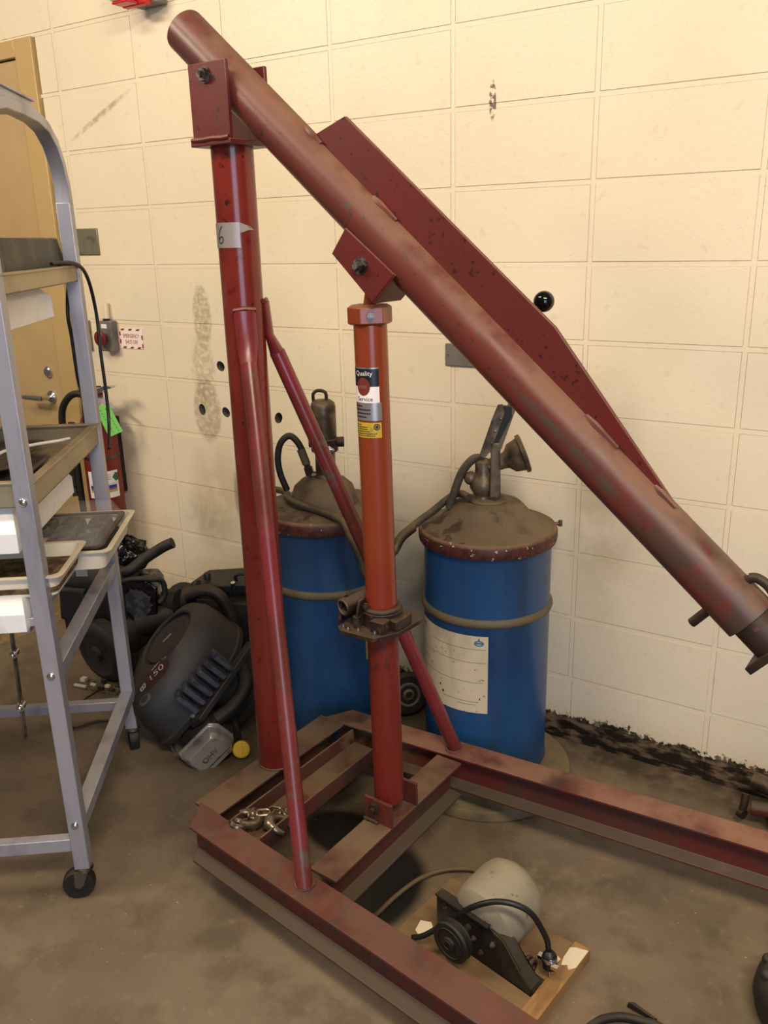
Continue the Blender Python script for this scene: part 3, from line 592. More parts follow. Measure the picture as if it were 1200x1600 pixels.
m = MB(); a0 = c2+Z*.938+V((.020, -.030, 0)); ad = V((.9, -.1, -.15)).normalized(); m.lathe([(.006, 0), (.006, .008), (.009, .010), (.006, .013), (.008, .016), (.005, .020), (.007, .024), (.004, .030)], a0+ad*.01, ad, 14); obj('air_nipple', m, 'chrome', D2)
m = MB(); m.tube(spline([c2+V((-.022, -.014, 1.066)), c2+V((-.022, -.014, 1.088)), c2+V((-.010, -.006, 1.098)), c2+V((.008, .004, 1.092)), c2+V((.010, .006, 1.072))], 5), .005, 10); obj('hanger_hook', m, 'greasy_iron', D2)
m = MB(); b_ = V((-.032, -.021, .846)); m.cyl(b_, b_+V((-.004, -.004, .024)), .013, n=8); m.cyl(b_+V((-.004, -.004, .022)), b_+V((-.008, -.006, .04)), .010, n=8); m.cyl(b_+V((.03, .02, -.004)), b_, .012, n=10); obj('hose_fitting', m, 'dirty_steel', D2)
m = MB(); m.tube(spline([(-.040, -.027, .884), (-.045, -.029, .905), (-.057, -.038, .944), (-.078, -.051, .966), (-.100, -.066, .946), (-.110, -.072, .901), (-.106, -.070, .852), (-.092, -.060, .800)], 6), .0098, 14); obj('pump_hose', m, 'rubber', D2)
m = MB(); m.cyl((-.039, -.027, .880), (-.052, -.034, .925), .0125, n=14); obj('hose_ferrule', m, 'dusty_rubber', D2)
g_ = MB(); g_.tube(spline([(1.821, -.271, .836), (1.795, -.255, .838), (1.768, -.245, .832), (1.742, -.262, .812), (1.722, -.300, .788), (1.700, -.345, .766), (1.690, -.41, .742), (1.685, -.452, .705), (1.655, -.475, .655), (1.62, -.480, .64), (1.595, -.476, .690), (1.565, -.470, .735), (1.524, -.442, .764), (1.467, -.416, .768), (1.405, -.402, .772), (1.335, -.404, .782), (1.270, -.372, .782), (1.213, -.310, .776), (1.165, -.290, .772), (1.13, -.27, .764)], 8), .0105, 14)
gh = obj('grease_hose', g_, 'dusty_rubber'); tag(gh, 'dusty grease hose draped across the lids of both blue drums', 'hose')
m = MB(); m.tube(spline([(1.699, -.365, .758), (1.690, -.41, .742), (1.686, -.445, .712)], 4), .0135, 12); obj('ferrule', m, 'pump_steel', gh)
m = MB(); m.lathe([(.246, 0), (.25, .004), (.25, .028), (.246, .034), (.15, .035)], (0, 0, 0), n=64); o = obj('round_plate', m, 'dolly_steel'); o.location = (1.88, -.27, 0); tag(o, 'round dusty base plate under the paper-labelled blue drum', 'plate')
# black wheel leaning on the wall between the drums
W_ = thing('wheel', 'black rubber wheel with a pale hub leaning on the wall between the drums', 'wheel', (1.515, -.115, .0715)); W_.scale = (.76, .76, .76); wa = V((.72, -.65, .25)).normalized()
m = MB(); m.lathe([(.045, -.028), (.082, -.030), (.092, -.018), (.092, .018), (.082, .030), (.045, .028)], (0, 0, 0), wa, 40); obj('tyre', m, 'rubber', W_)
m = MB(); m.lathe([(.058, .0), (.056, .026), (.050, .031), (.030, .024), (.016, .036), (.014, .02)], (0, 0, 0), wa, 32); obj('hub', m, 'dolly_steel', W_)

# ------------------------------------------------------------------ electric motor on a wooden board
BD = thing('mounting_board', 'plywood board with a pale end batten under the grey motor', 'board', (2.192, -.893, 0), R(-7))
m = MB(); m.box((-.185, -.128, .0), (.148, .128, .022)); obj('plywood', m, 'board_wood', BD, bevel=.001)
m = MB(); m.box((.149, -.128, .0), (.187, .128, .030)); bt = obj('batten', m, 'batten_wood', BD, bevel=.0015)
for pts in ([(.150, .104), (.160, .112), (.186, .120), (.186, .062), (.176, .048), (.168, .058), (.158, .050), (.152, .072)],):
    m = MB(); m.prism(pts, (0, 0, .0302), X, Y, Z, 0, .0006); obj('paint_patch', m, 'paint_chip', bt)
m = MB(); m.prism([(-.150, -.060), (-.120, -.075), (-.110, -.040), (-.135, -.02), (-.158, -.030)], (0, 0, .0222), X, Y, Z, 0, .0015); obj('paint_patch', m, 'paint_chip', BD)
m = MB(); m.prism([(.10, .05), (.14, .03), (.147, .07), (.12, .08)], (0, 0, .0222), X, Y, Z, 0, .0012); obj('paint_patch', m, 'paint_chip', BD)
EM = thing('electric_motor', 'grey round electric motor on an angled iron bracket with a black pulley', 'motor', (2.205, -.935, .022), R(-12))
pl = [(-.128, 0), (-.128, .108), (-.122, .112), (.02, .104), (.055, .092), (.10, .040), (.128, .018), (.128, 0)]
m = MB(); m.prism(pl, (0, 0, 0), X, Z, Y, -.003, .003); m.box((-.128, -.003, 0), (.128, .05, .004)); m.prism([(.02, .104), (.055, .092), (.10, .040), (.128, .018)], (0, 0, 0), X, Z, Y, .0, .03); m.box((-.125, -.012, .108), (.02, .012, .112)); brk = obj('bracket', m, 'black_iron', EM, bevel=.001)
m = MB(); m.box((-.09, -.0045, .05), (.0, -.003, .09)); m.box((-.04, -.0045, .012), (.05, -.003, .05)); obj('bracket_dark_patch', m, 'cord_black', EM)  # black slabs on the solid plate, painting the darkness of openings
for a, b in ((-.10, .09), (.03, .07), (-.02, .055), (.0, .03)):
    m = MB(); hexbolt(m, (a, -.003, b), -Y, .006, .005); obj('bracket_bolt', m, 'bolt_steel', EM)
m = MB(); m.lathe([(.048, .004), (.060, .008), (.078, .022), (.082, .04), (.082, .115), (.078, .135), (.060, .155), (.035, .166), (.012, .168)], (-.02, 0, .078), V((0, 1, .12)).normalized(), 48); obj('motor_housing', m, 'motor_grey', EM)
m = MB(); m.cyl((-.035, -.075, .074), (-.035, .01, .074), .008); m.lathe([(.030, 0), (.045, .001), (.046, .006), (.036, .012), (.046, .018), (.045, .024), (.020, .0245)], (-.035, -.044, .074), -Y, 40); pu = obj('pulley', m, 'black_plastic', EM)
m = MB(); m.torus((-.035, -.0690, .074), Y, .034, .0015, 36, 6); m.lathe([(.016, 0), (.015, .006), (.006, .007)], (-.035, -.068, .074), -Y, 24); m.torus((-.035, -.0745, .074), Y, .010, .0012, 24, 6); obj('pulley_hub', m, 'engine_iron', pu)
m = MB(); m.torus((.088, .040, .028), X, .014, .005, 20, 8); m.torus((.098, .042, .026), X, .013, .005, 20, 8); obj('spring', m, 'greasy_iron', EM)
cp = MB(); cp.tube(spline([(2.06, -.985, .055), (2.09, -.982, .075), (2.137, -.964, .12), (2.199, -.965, .19), (2.255, -.948, .215), (2.305, -.925, .195), (2.332, -.900, .125), (2.338, -.895, .090)], 8), .0062, 12)
pc = obj('power_cord', cp, 'cord_black'); tag(pc, 'black power cord arching over the grey motor to a plug', 'cord')
m = MB(); p_ = V((2.3385, -.895, .088)); q_ = V((2.347, -.903, .044)); a_ = (q_-p_).normalized(); m.lathe([(.008, 0), (.013, .006), (.016, .012), (.016, .034), (.014, .038)], p_, a_, 20); plg = obj('plug', m, 'cord_black', pc)
m = MB(); m.lathe([(.0165, .012), (.0172, .014), (.0172, .020), (.0165, .022)], p_, a_, 20, cap=False); m.box((2.352, -.918, .066), (2.366, -.908, .074)); m.box((2.318, -.905, .066), (2.330, -.893, .074)); obj('clamp', m, 'chrome', plg)
m = MB(); u, v, a = frame(a_)
for k in (-1, 1): m.cyl(p_+a_*.036+u*.006*k, p_+a_*.054+u*.006*k, .0022, n=8)
obj('prongs', m, 'chrome', plg)
m = MB(); m.tube(spline([(1.90, -.99, .007), (1.924, -.933, .007), (1.934, -.85, .007), (1.956, -.766, .007), (1.997, -.71, .007), (2.06, -.677, .007), (2.12, -.70, .008), (2.16, -.73, .010)], 8), .0062, 10); o = obj('floor_cable', m, 'dusty_rubber'); tag(o, 'dusty dark cable curving over the oily floor behind the board', 'cable')

# ------------------------------------------------------------------ engines
def egg(pts, n=40):                                          # closed smooth outline
    P = [V((a, b, 0)) for a, b in pts]; k_ = len(P); out = []
    for j in range(n):
        t = j/n*k_; i = int(t); t -= i; a, b, c, d = P[(i-1) % k_], P[i % k_], P[(i+1) % k_], P[(i+2) % k_]
        out.append(.5*((2*b)+(c-a)*t+(2*a-5*b+4*c-d)*t*t+(3*b-a-3*c+d)*t**3))
    return out
E1 = thing('small_engine', 'black engine with oval top cover marked 150 and a silver valve cover', 'engine', (0, 0, 0))
nv = V((-.378, -.537, .753)).normalized(); e1 = V((.49, .573, .656)); e1 = (e1-nv*e1.dot(nv)).normalized(); ff = e1.cross(nv)
E1.matrix_world = Mx(((e1.x, -ff.x, nv.x, .905), (e1.y, -ff.y, nv.y, -.572), (e1.z, -ff.z, nv.z, .318), (0, 0, 0, 1)))
SC = 1.04
def ep(a, f_, n_): return V((a*SC, -f_*SC, n_*SC))
OUT = [(.150, -.03), (.108, -.13), (.02, -.165), (-.12, -.125), (-.185, -.01), (-.205, .09), (-.18, .165), (-.07, .165), (.05, .12), (.125, .06)]
o40 = egg(OUT, 48)
def rg(sc, n_, df=0, da=0): return [ep(p.x*sc+da, p.y*sc+df, n_) for p in o40]
cir = [ep(.104*math.cos(-2*math.pi*k/48+.15), .104*math.sin(-2*math.pi*k/48+.15), 0) for k in range(48)]
k0 = min(range(48), key=lambda k: (cir[k]-rg(.6, 0)[0]).length); cir = cir[k0:]+cir[:k0]
if (cir[12]-rg(.6, 0)[12]).length > (cir[-12]-rg(.6, 0)[12]).length: cir = [cir[0]]+cir[:0:-1]
m = MB(); c9 = [p*.93 for p in cir]; cin = [V((p.x*.93, p.y*.93, -.012)) for p in cir]
m.loft([cin, c9, [V((p.x, p.y, .003)) for p in cir], [p.lerp(q, .5)+Z*.0 for p, q in zip(cir, rg(.86, -.012))], rg(.9, -.018), rg(1.0, -.045), rg(1.03, -.075, .004), rg(1.05, -.145, .012), rg(1.08, -.150, .014), rg(1.08, -.165, .014)]); hs_ = obj('blower_housing', m, 'black_plastic', E1)
m = MB(); m.lathe([(.094, -.011), (.088, -.004), (.05, -.002), (.001, -.001)], ep(0, 0, 0), Z, 44, cap=False); rc = obj('starter_cover', m, 'black_plastic', E1)
m = MB(); M3 = Mx.Rotation(R(0), 3, 'Z'); m.box((-.017, -.0035, .0005), (.020, .0035, .0025)); obj('cover_badge', m, 'engine_alu', rc)
# 150 decal laid onto the curved cover
from mathutils.bvhtree import BVHTree
bv_ = BVHTree.FromPolygons([v.co.copy() for v in hs_.data.vertices], [list(p.vertices) for p in hs_.data.polygons])
def drape(a, f_, lift=.0012):
    p = ep(a, f_, .1); h_ = bv_.ray_cast(p, V((0, 0, -1)), 1.0)
    return h_[0]+h_[1]*lift*(1 if h_[1].z > 0 else -1) if h_[0] else ep(a, f_, -.03)
m = MB(); m.loft([[drape(-.080+q*.064*math.cos(2*math.pi*k/32), .118+q*.026*math.sin(2*math.pi*k/32)) for k in range(32)] for q in (1, .75, .5, .25, .02)], False)
m.mi(1); m.text('150', .032, lambda a, b: drape(-.066+a, .117-b*.8, .0024), sx=1.35)
m.loft([[drape(-.124+a*q, .117+b*q, .0024) for a, b in ((-.011, -.010), (.011, -.010), (.013, 0), (.009, .010), (-.009, .010), (-.013, 0))] for q in (1, .6)], False); m.pts([drape(-.124+a, .117+b, .0024) for a, b in ((-.003, -.005), (.003, -.005), (.003, .005), (-.003, .005))], [(0, 1, 2, 3)])
for k in range(6): m.pts([drape(-.075+.010*k+a, .094+b, .0024) for a, b in ((0, -.0022), (.008, -.0022), (.008, .0022), (0, .0022))], [(0, 1, 2, 3)])
m.mi(2); m.loft([[drape(-.135+q*.022*math.cos(2*math.pi*k/20), .155+q*.008*math.sin(2*math.pi*k/20), .0018) for k in range(20)] for q in (1, .6)], False)
obj('decal', m, ['decal_maroon', 'ink_grey', 'box_charcoal'], E1, smooth=False, normals=False, label='maroon oval decal reading 150')
m = MB()
for k in range(6): m.box(ep(.105-.030*k, .150+.012*k*.6, -.140), ep(.090-.030*k, .186+.012*k*.6, -.06))
obj('cooling_vanes', m, 'slate_paint', E1, bevel=.002)
m = MB(); m.prism([(.17, .10), (.19, .13), (-.06, .235), (-.10, .215)], (0, 0, 0), ep(1, 0, 0), ep(0, 1, 0), Z, -.175, -.155); obj('side_rail', m, 'black_plastic', E1, bevel=.003)
m = MB(); m.lathe([(.12, -.315), (.135, -.30), (.135, -.24), (.125, -.165)], ep(-.01, .02, 0), Z, 36); m.lathe([(.140, -.318), (.140, -.300)], ep(-.0, .03, 0), Z, 36); obj('crankcase', m, 'engine_iron', E1)
m = MB()
for k in range(6): m.box(ep(-.165, .125, -.19-.018*k), ep(-.035, .235, -.199-.018*k))
m.box(ep(-.15, .08, -.295), ep(-.05, .23, -.18)); obj('cylinder_head', m, 'engine_iron', E1, bevel=.001)
m = MB(); q0 = [(-.170, -.185), (-.06, -.185), (-.045, -.205), (-.045, -.262), (-.065, -.285), (-.16, -.285), (-.178, -.265), (-.178, -.205)]
def vr(sc, f_): return [ep(-.112+(a+.112)*sc, f_, -.236+(b+.236)*sc) for a, b in q0]
m.loft([vr(1.12, .236), vr(1.12, .242), vr(1.0, .244), vr(.96, .272), vr(.80, .284)]); vc = obj('valve_cover', m, 'engine_alu', E1, bevel=.002)
m = MB(); m.text('OHV', .024, lambda a, b: ep(-.112+a, .2855, -.236+b), sx=1.1); m.box(ep(-.165, .2845, -.262), ep(-.06, .2855, -.259)); obj('raised_letters', m, 'bolt_steel', vc, smooth=False, normals=False)
for a, f_ in ((-.16, .178), (-.075, .195)):
    m = MB(); m.lathe([(.011, 0), (.011, .012), (.006, .014)], ep(a, f_, -.155), Z, 14); obj('cover_bolt', m, 'engine_alu', E1)
m = MB(); m.tube(spline([ep(-.02, .10, -.27), ep(-.05, .18, -.30), ep(-.060, .236, -.305)], 5), .017, 14); obj('filler_tube', m, 'engine_iron', E1)
m = MB(); cc = ep(-.052, .252, -.312); ca = V((.1, -1, .45)).normalized(); m.lathe([(.025, 0), (.0265, .004), (.0265, .018), (.023, .021)], cc, ca, 24); u, v, a = frame(ca); m.prism([(-.022, -.003), (.022, -.003), (.022, .003), (-.022, .003)], cc, (u+v).normalized(), (u-v).normalized(), ca, .018, .026); obj('oil_cap', m, 'oil_yellow', E1, label='yellow oil filler cap')
m = MB(); m.tube(spline([ep(-.19, .12, -.17), ep(-.215, .16, -.21), ep(-.20, .17, -.26), ep(-.15, .16, -.30)], 6), .007, 10); obj('fuel_hose', m, 'rubber', E1)
m = MB(); m.tube(spline([ep(-.04, .22, -.2), ep(.02, .20, -.22), ep(.08, .16, -.22), ep(.10, .10, -.2)], 6), .022, 14); obj('exhaust', m, 'engine_iron', E1)

E2 = thing('small_engine', 'black engine with a curved rubber handle behind the rack post', 'engine', (.45, -.33, 0), R(33))
# local x: right in view, y: away from the camera, z up
m = MB(); m.loft([[V((a*sx-.09, b*sy, z)) for a, b in ((-.13, -.09), (.10, -.10), (.14, -.02), (.12, .10), (-.08, .11), (-.15, .04))] for z, sx, sy in ((.13, .8, .8), (.17, .98, 1), (.36, 1, 1), (.40, .86, .85), (.42, .6, .6))]); obj('engine_block', m, 'black_plastic', E2, bevel=.006)
m = MB(); m.loft([[V((-.17+a, -.115, z+b*.0)) for a, z in ((-.05, .24), (.05, .22), (.06, .36), (-.04, .37))], [V((-.17+a, -.13, z)) for a, z in ((-.04, .25), (.04, .23), (.05, .35), (-.03, .36))]]); obj('air_box', m, 'black_plastic', E2, bevel=.006)
bm_ = MB(); rnd = random.Random(3); bm_.sphere((.0, .02, .43), .085, 28, (1.0, .8, .75))
for v in bm_.b.verts: v.co += V((rnd.uniform(-1, 1), rnd.uniform(-1, 1), rnd.uniform(-1, 1)))*.014
obj('crumpled_cover', bm_, 'black_gloss', E2, smooth=False)
bm_ = MB(); bm_.loft([[V((a, -.09+.0*z, z)) for a, z in ((.005, .20), (.06, .19), (.12, .22), (.13, .34), (.10, .37), (.0, .37), (-.02, .3))], [V((a, .06, z)) for a, z in ((.01, .21), (.06, .20), (.11, .23), (.12, .33), (.10, .36), (.01, .36), (-.01, .3))]]); sp_o = obj('side_panel', bm_, 'black_gloss', E2, bevel=.006)
bm_ = MB(); bm_.face([bm_.b.verts.new(V((.055+(.046+.007*rnd.uniform(-1, 1))*math.cos(t)*(1.1 if abs(math.cos(t)) > .6 else .95), -.0925, .285+(.055+.008*rnd.uniform(-1, 1))*math.sin(t)))) for t in [2*math.pi*k/40 for k in range(40)]]); obj('painted_patch', bm_, 'slate_paint', sp_o, smooth=False)
m = MB(); fa = V((-.55, -.80, -.1)).normalized(); m.lathe([(.115, .0), (.118, .015), (.118, .045), (.105, .06), (.085, .064), (.075, .058), (.03, .06), (.028, .075), (.001, .075)], (-.06, -.10, .122), fa, 44); obj('flywheel_housing', m, 'black_plastic', E2)
m = MB(); m.cyl((-.04, -.05, .15), (.04, .0, .18), .10, .08, n=32); m.cyl((.04, -.06, .19), (.175, -.04, .225), .05, n=32); obj('muffler', m, 'engine_iron', E2)
m = MB(); m.sphere((.20, .0, .24), .075, 22, (1, .8, 1.1)); m.cyl((.14, -.02, .26), (.2, -.05, .27), .045, n=24); obj('air_filter', m, 'engine_iron', E2)
m = MB(); m.tube(spline([(-.02, -.05, .385), (.03, -.06, .40), (.07, -.03, .425), (.12, -.02, .455), (.155, -.02, .475), (.185, -.02, .487)], 7), .02, 16, rr=None); obj('rubber_handle', m, 'rubber', E2)
m = MB(); m.tube(spline([(-.02, -.10, .36), (.05, -.11, .385), (.11, -.09, .375), (.145, -.07, .36), (.15, -.07, .31), (.13, -.08, .28)], 6), .010, 12); obj('fuel_hose', m, 'rubber', E2)
m = MB(); m.box((-.14, -.12, .405), (-.10, -.116, .44)); m.cyl((-.12, -.121, .43), (-.12, -.115, .43), .006, n=12); obj('tin_tab', m, 'aluminium', E2)
m = MB(); m.cyl((.02, -.10, .0), (.02, -.10, .09), .016, n=14); m.cyl((.05, .05, 0), (.05, .05, .14), .02, n=14); m.lathe([(.09, .0), (.09, .03), (.05, .04)], (.04, .05, .0), Z, 28); obj('engine_feet', m, 'engine_iron', E2)
E3 = thing('small_engine', 'black engine with a bent dark pipe on top, against the wall left of the mast', 'engine', (.885, -.20, 0), R(33))
m = MB(); m.loft([[V((a*s_, b*s_, z)) for a, b in ((-.13, -.10), (.15, -.12), (.16, .08), (-.10, .09))] for z, s_ in ((.0, .85), (.06, 1), (.30, 1), (.34, .96))]); obj('engine_block', m, 'engine_iron', E3, bevel=.008)
m = MB(); m.prism([(-.16, -.07), (-.05, -.10), (.10, -.09), (.14, -.02), (.06, .07), (-.12, .05)], (0, 0, .385), X, Y, V((.12, -.2, 1)).normalized(), -.02, .02); obj('head_cover', m, 'black_plastic', E3, bevel=.006)
m = MB(); m.lathe([(.032, k*.008) if k % 2 == 0 else (.026, k*.008) for k in range(9)], (-.17, -.075, .355), V((.62, -.1, .35)), 24); obj('bellows', m, 'black_plastic', E3)
m = MB(); m.box((-.13, -.135, .27), (-.03, -.06, .37)); obj('carburettor', m, 'engine_iron', E3, bevel=.006)
m = MB(); m.tube(spline([(-.16, -.13, .385), (-.10, -.135, .40), (-.05, -.14, .385), (-.02, -.14, .33), (-.005, -.14, .26), (.0, -.13, .2)], 7), .020, 16); obj('exhaust_pipe', m, 'greasy_iron', E3)
m = MB(); m.tube(spline([(.0, -.06, .40), (.0, -.07, .425), (.03, -.07, .43), (.05, -.06, .40)], 5), .006, 10); obj('fuel_line', m, 'rubber', E3)
m = MB(); m.lathe([(.012, 0), (.012, .02), (.008, .025)], (-.10, -.06, .41), Z, 12); obj('breather_cap', m, 'rubber', E3)
m = MB(); m.box((.07, -.05, .408), (.13, -.02, .412), Mx.Rotation(R(8), 4, 'Y')); obj('spec_plate', m, 'label_silver', E3)
m = MB(); m.cyl((-.005, -.10, .385), (-.005, -.106, .415), .008, n=12); obj('spark_plug', m, 'chrome', E3)
m = MB(); hexbolt(m, (.10, -.12, .33), -Y, .008, .008); obj('head_bolt', m, 'chrome', E3)

# ------------------------------------------------------------------ aluminium seedling rack (local x: along its right side, y: leftward)
RK = thing('shelf_rack', 'aluminium shelf rack on casters with trays and white lamps', 'rack', (1.278, -1.231, 0), math.atan2(.788, -.615))
PW = .036; LX, LY = .624, 1.15
def post(x0, y0):
    m = MB(); m.box((x0-PW/2, y0-PW/2, .085), (x0+PW/2, y0+PW/2, 1.62)); return obj('post', m, 'aluminium', RK, bevel=.002)
po = [post(a, b) for a in (0, LX) for b in (0, LY)]
for yy in (0, LY):
    P = [(LX, yy, 1.615), (LX, yy, 1.66), (LX-.02, yy, 1.71), (LX-.06, yy, 1.755), (LX-.12, yy, 1.785), (LX-.20, yy, 1.798), (LX/2, yy, 1.80), (.20, yy, 1.798), (.12, yy, 1.785), (.06, yy, 1.755), (.02, yy, 1.71), (0, yy, 1.66), (0, yy, 1.615)]
    m = MB(); rings = []
    for k, p in enumerate(P):
        a, b = V(P[max(k-1, 0)]), V(P[min(k+1, len(P)-1)]); dd = (b-a).normalized(); nn = dd.cross(Y)
        rings.append([V(p)+nn*(PW/2 if k in (0, len(P)-1) else .012)*i+Y*(PW/2)*j for i, j in ((1, 1), (1, -1), (-1, -1), (-1, 1))])
    m.loft(rings); obj('top_hoop', m, 'aluminium', RK, bevel=.002)
def rail(a, b, hh=.030, ww=.022):
    a, b = V(a), V(b); dd = (b-a).normalized(); n_ = dd.cross(Z); m = MB()
    m.loft([[p+n_*(ww/2)*i+Z*(hh/2)*j for i, j in ((1, 1), (1, -1), (-1, -1), (-1, 1))] for p in (a, b)]); return obj('rail', m, 'aluminium', RK, bevel=.0015)
for yy in (0, LY):
    rail((PW/2, yy, .602), (LX-PW/2, yy, .622), .034, .034); rail((PW/2, yy, .200), (LX-PW/2, yy, .200), .032, .036)
rail((0, PW/2, .152), (0, LY-PW/2, .152), .034, .026); rail((LX, PW/2, .165), (LX, LY-PW/2, .165), .030, .026)
for xx, zz in ((0, .765), (.30, .745), (.58, .735)): rail((xx, .03 if xx else PW/2, zz-.03), (xx, LY-.03, zz-.03), .02, .02)
for yy in (.045, LY): rail((PW/2 if yy == LY else -.0, yy, .715), (LX-(PW/2 if yy == LY else 0), yy, .705), .02, .02)
for xx in (0, LX):
    for zz in (.212, .606, 1.01):
        m = MB(); sg = -1 if xx == 0 else 1; m.lathe([(.009, 0), (.009, .003), (.006, .006), (.001, .007)], (xx+sg*PW/2*(1), 0, zz), V((sg, 0, 0)), 16); obj('bolt', m, 'chrome', RK)
def pan(z0, z1, name='shelf_pan', x0=.012, x1=LX-.012, y0=-.014, y1=LY, mt='pan_metal', flat=False):
    m = MB(); t = .004
    if not flat: m.box((x0, y0, z0), (x1, y1, z0+t))
    for lo, hi in (((x0, y0, z0), (x1, y0+t, z1)), ((x0, y1-t, z0), (x1, y1, z1)), ((x0, y0+t, z0), (x0+t, y1-t, z1)), ((x1-t, y0+t, z0), (x1, y1-t, z1))): m.box(lo, hi)
    for lo, hi in (((x0-.006, y0-.006, z1), (x1+.006, y0+.014, z1+.005)), ((x0-.006, y1-.014, z1), (x1+.006, y1+.006, z1+.005)), ((x0-.006, y0+.014, z1), (x0+.014, y1-.014, z1+.005)), ((x1-.014, y0+.014, z1), (x1+.006, y1-.014, z1+.005))): m.box(lo, hi)
    return obj(name, m, mt, RK, bevel=.001)
pan(.990, 1.042); pan(1.425, 1.462); pan(1.800, 1.826, x0=.06, x1=.40, mt='aluminium')
def caster(x0, y0, rot, ln=.05):
    m = MB(); m.lathe([(.012, .088), (.020, .084), (.022, .076), (.012, .072)], (x0, y0, 0), Z, 20); m.lathe([(.014, .0), (.014, .02)], (x0, y0, .083), Z, 16); c_ = V((x0, y0, 0))+V((math.cos(rot), math.sin(rot), 0))*.016; ax = V((-math.sin(rot), math.cos(rot), 0)); dr = V((math.cos(rot), math.sin(rot), 0))
    for k in (-1, 1): m.prism([(-.028, .078), (.006, .078), (.008, .036), (-.004, .030), (-.012, .040)], c_+ax*(.0175*k), dr, Z, ax, -.0015, .0015)
    fk = obj('caster_fork', m, 'dirty_steel', RK)
    m = MB(); m.lathe([(.018, -.013), (.036, -.014), (.038, -.009), (.038, .009), (.036, .014), (.018, .013)], c_+Z*.038, ax, 32); wl = obj('caster_wheel', m, 'rubber', RK)
    m = MB(); m.lathe([(.017, -.0135), (.020, -.0145), (.010, -.0165), (.010, .0165), (.020, .0145), (.017, .0135)], c_+Z*.038, ax, 24); obj('wheel_hub', m, 'engine_iron', wl)
caster(0, 0, R(96)); caster(LX, 0, R(20)); caster(0, LY, R(70)); caster(LX, LY, R(120))
# lamp stand rods hanging below the lowest lamp
m = MB()
for k in (-1, 1): m.cyl((.10+.006*k, .112, .70), (.072+.006*k, .112, .40), .0028, n=8)
rd = obj('hanger_rods', m, 'dirty_steel', RK)
for tt in (.28, .72):
    m = MB(); c_ = V((.10, .112, .70)).lerp(V((.072, .112, .40)), tt); m.cyl(c_-X*.012, c_+X*.008, .010, n=14); m.sphere(c_-X*.012, .008, 12); obj('rod_clamp', m, 'chrome', rd)
def tw(p): return RK.matrix_basis @ V(p)
bpy.context.view_layer.update()
RZ = math.atan2(.788, -.615); RM = Mx.Translation((1.278, -1.231, 0)) @ Mx.Rotation(RZ, 4, 'Z')
def rthing(name, label, cat, p, group=None): return thing(name, label, cat, RM @ V(p), RZ, group)
# hood lamps
def lamp(label, x0, x1, y0, z0, z1, z2):
    L = rthing('grow_lamp', label, 'lamp', (x0, y0, z0), 'white hood lamps under the rack shelves'); ln = x1-x0; wd = .34
    # z0 lip bottom, z1 lip top, z2 roof
    a, b, c_ = 0, z1-z0, z2-z0; i = .055
    R0 = [(0, 0, a), (ln, 0, a), (ln, wd, a), (0, wd, a)]; R1 = [(0, 0, b), (ln, 0, b), (ln, wd, b), (0, wd, b)]; R2 = [(i, .02, c_), (ln-i, .02, c_), (ln-i, wd-.02, c_), (i, wd-.02, c_)]
    R0i = [(.003, .003, a), (ln-.003, .003, a), (ln-.003, wd-.003, a), (.003, wd-.003, a)]; R1i = [(i, .04, c_-.01), (ln-i, .04, c_-.01), (ln-i, wd-.04, c_-.01), (i, wd-.04, c_-.01)]
    m = MB(); m.loft([[V(p) for p in q] for q in (R1i, R0i, R0, R1, R2)]); hd_ = obj('hood', m, 'white_enamel', L, bevel=.001)
    m = MB(); m.cyl((.07, .17, max(.006, b*.4)), (ln-.07, .17, max(.006, b*.4)), .012, n=16); obj('lamp_tube', m, 'lens_frost', L)
    return L
lamp('white hood lamp directly under the topmost tray shelf', .055, .50, .03, 1.345, 1.395, 1.424)
lamp('white hood lamp under the shelf holding the dark flats', -.003, .46, .03, .893, .937, .988)
lamp('lowest white hood lamp, below the soil tray', -.032, .44, .03, .722, .764, .80-.004)
def tray(name, label, x0, x1, y0, y1, zr, dp, mt, grp=None):
    T = rthing(name, label, 'tray', (x0, y0, zr-dp), grp); ln, wd = x1-x0, y1-y0; cr = .02
    def rr(i, z):
        out = []
        for cx_, cy__, a0 in ((ln-i-cr, wd-i-cr, 0), (i+cr, wd-i-cr, 90), (i+cr, i+cr, 180), (ln-i-cr, i+cr, 270)):
            for k in range(5): t = R(a0+22.5*k); out.append(V((cx_+cr*math.cos(t), cy__+cr*math.sin(t), z)))
        return out
    m = MB(); m.loft([rr(.022, .003), rr(.012, dp-.004), rr(.0, dp-.003), rr(-.001, dp), rr(.004, dp+.001), rr(.013, dp), rr(.024, .006)][::1], True); o = obj('tray_shell', m, mt, T)
    return T, ln, wd, rr
T1, ln, wd, rr = tray('soil_tray', 'cream plastic tray of brown soil at the front of the rack', -.005, .232, -.050, .45, .836, .055, 'tray_cream')
m = MB(); m.loft([rr(.020, .010), rr(.0165, .024), rr(.05, .026)]); obj('soil', m, 'soil', T1, kind='stuff')
T2, ln, wd, rr = tray('seedling_tray', 'cream plastic tray holding black seed cells under a clear dome', .237, .580, -.098, .42, .802, .055, 'tray_cream')
m = MB(); m.box((.030, .045, .012), (ln-.03, wd-.03, .018)); cb_ = obj('cell_base', m, 'tray_black', T2)
for i in range(4):
    for j in range(6):
        xa, ya = .034+i*.070, .050+j*.073; m = MB(); hh = .055
        sq = lambda s_, z: [V((xa+.032+s_*a, ya+.034+s_*b, z)) for a, b in ((-1, -.75), (-.75, -1), (.75, -1), (1, -.75), (1, .75), (.75, 1), (-.75, 1), (-1, .75))]
        m.loft([sq(.0335, .018), sq(.027, hh-.004), sq(.024, hh), sq(.018, hh), sq(.016, hh-.006)]); obj('seed_cell', m, 'tray_black', T2, bevel=.0015)
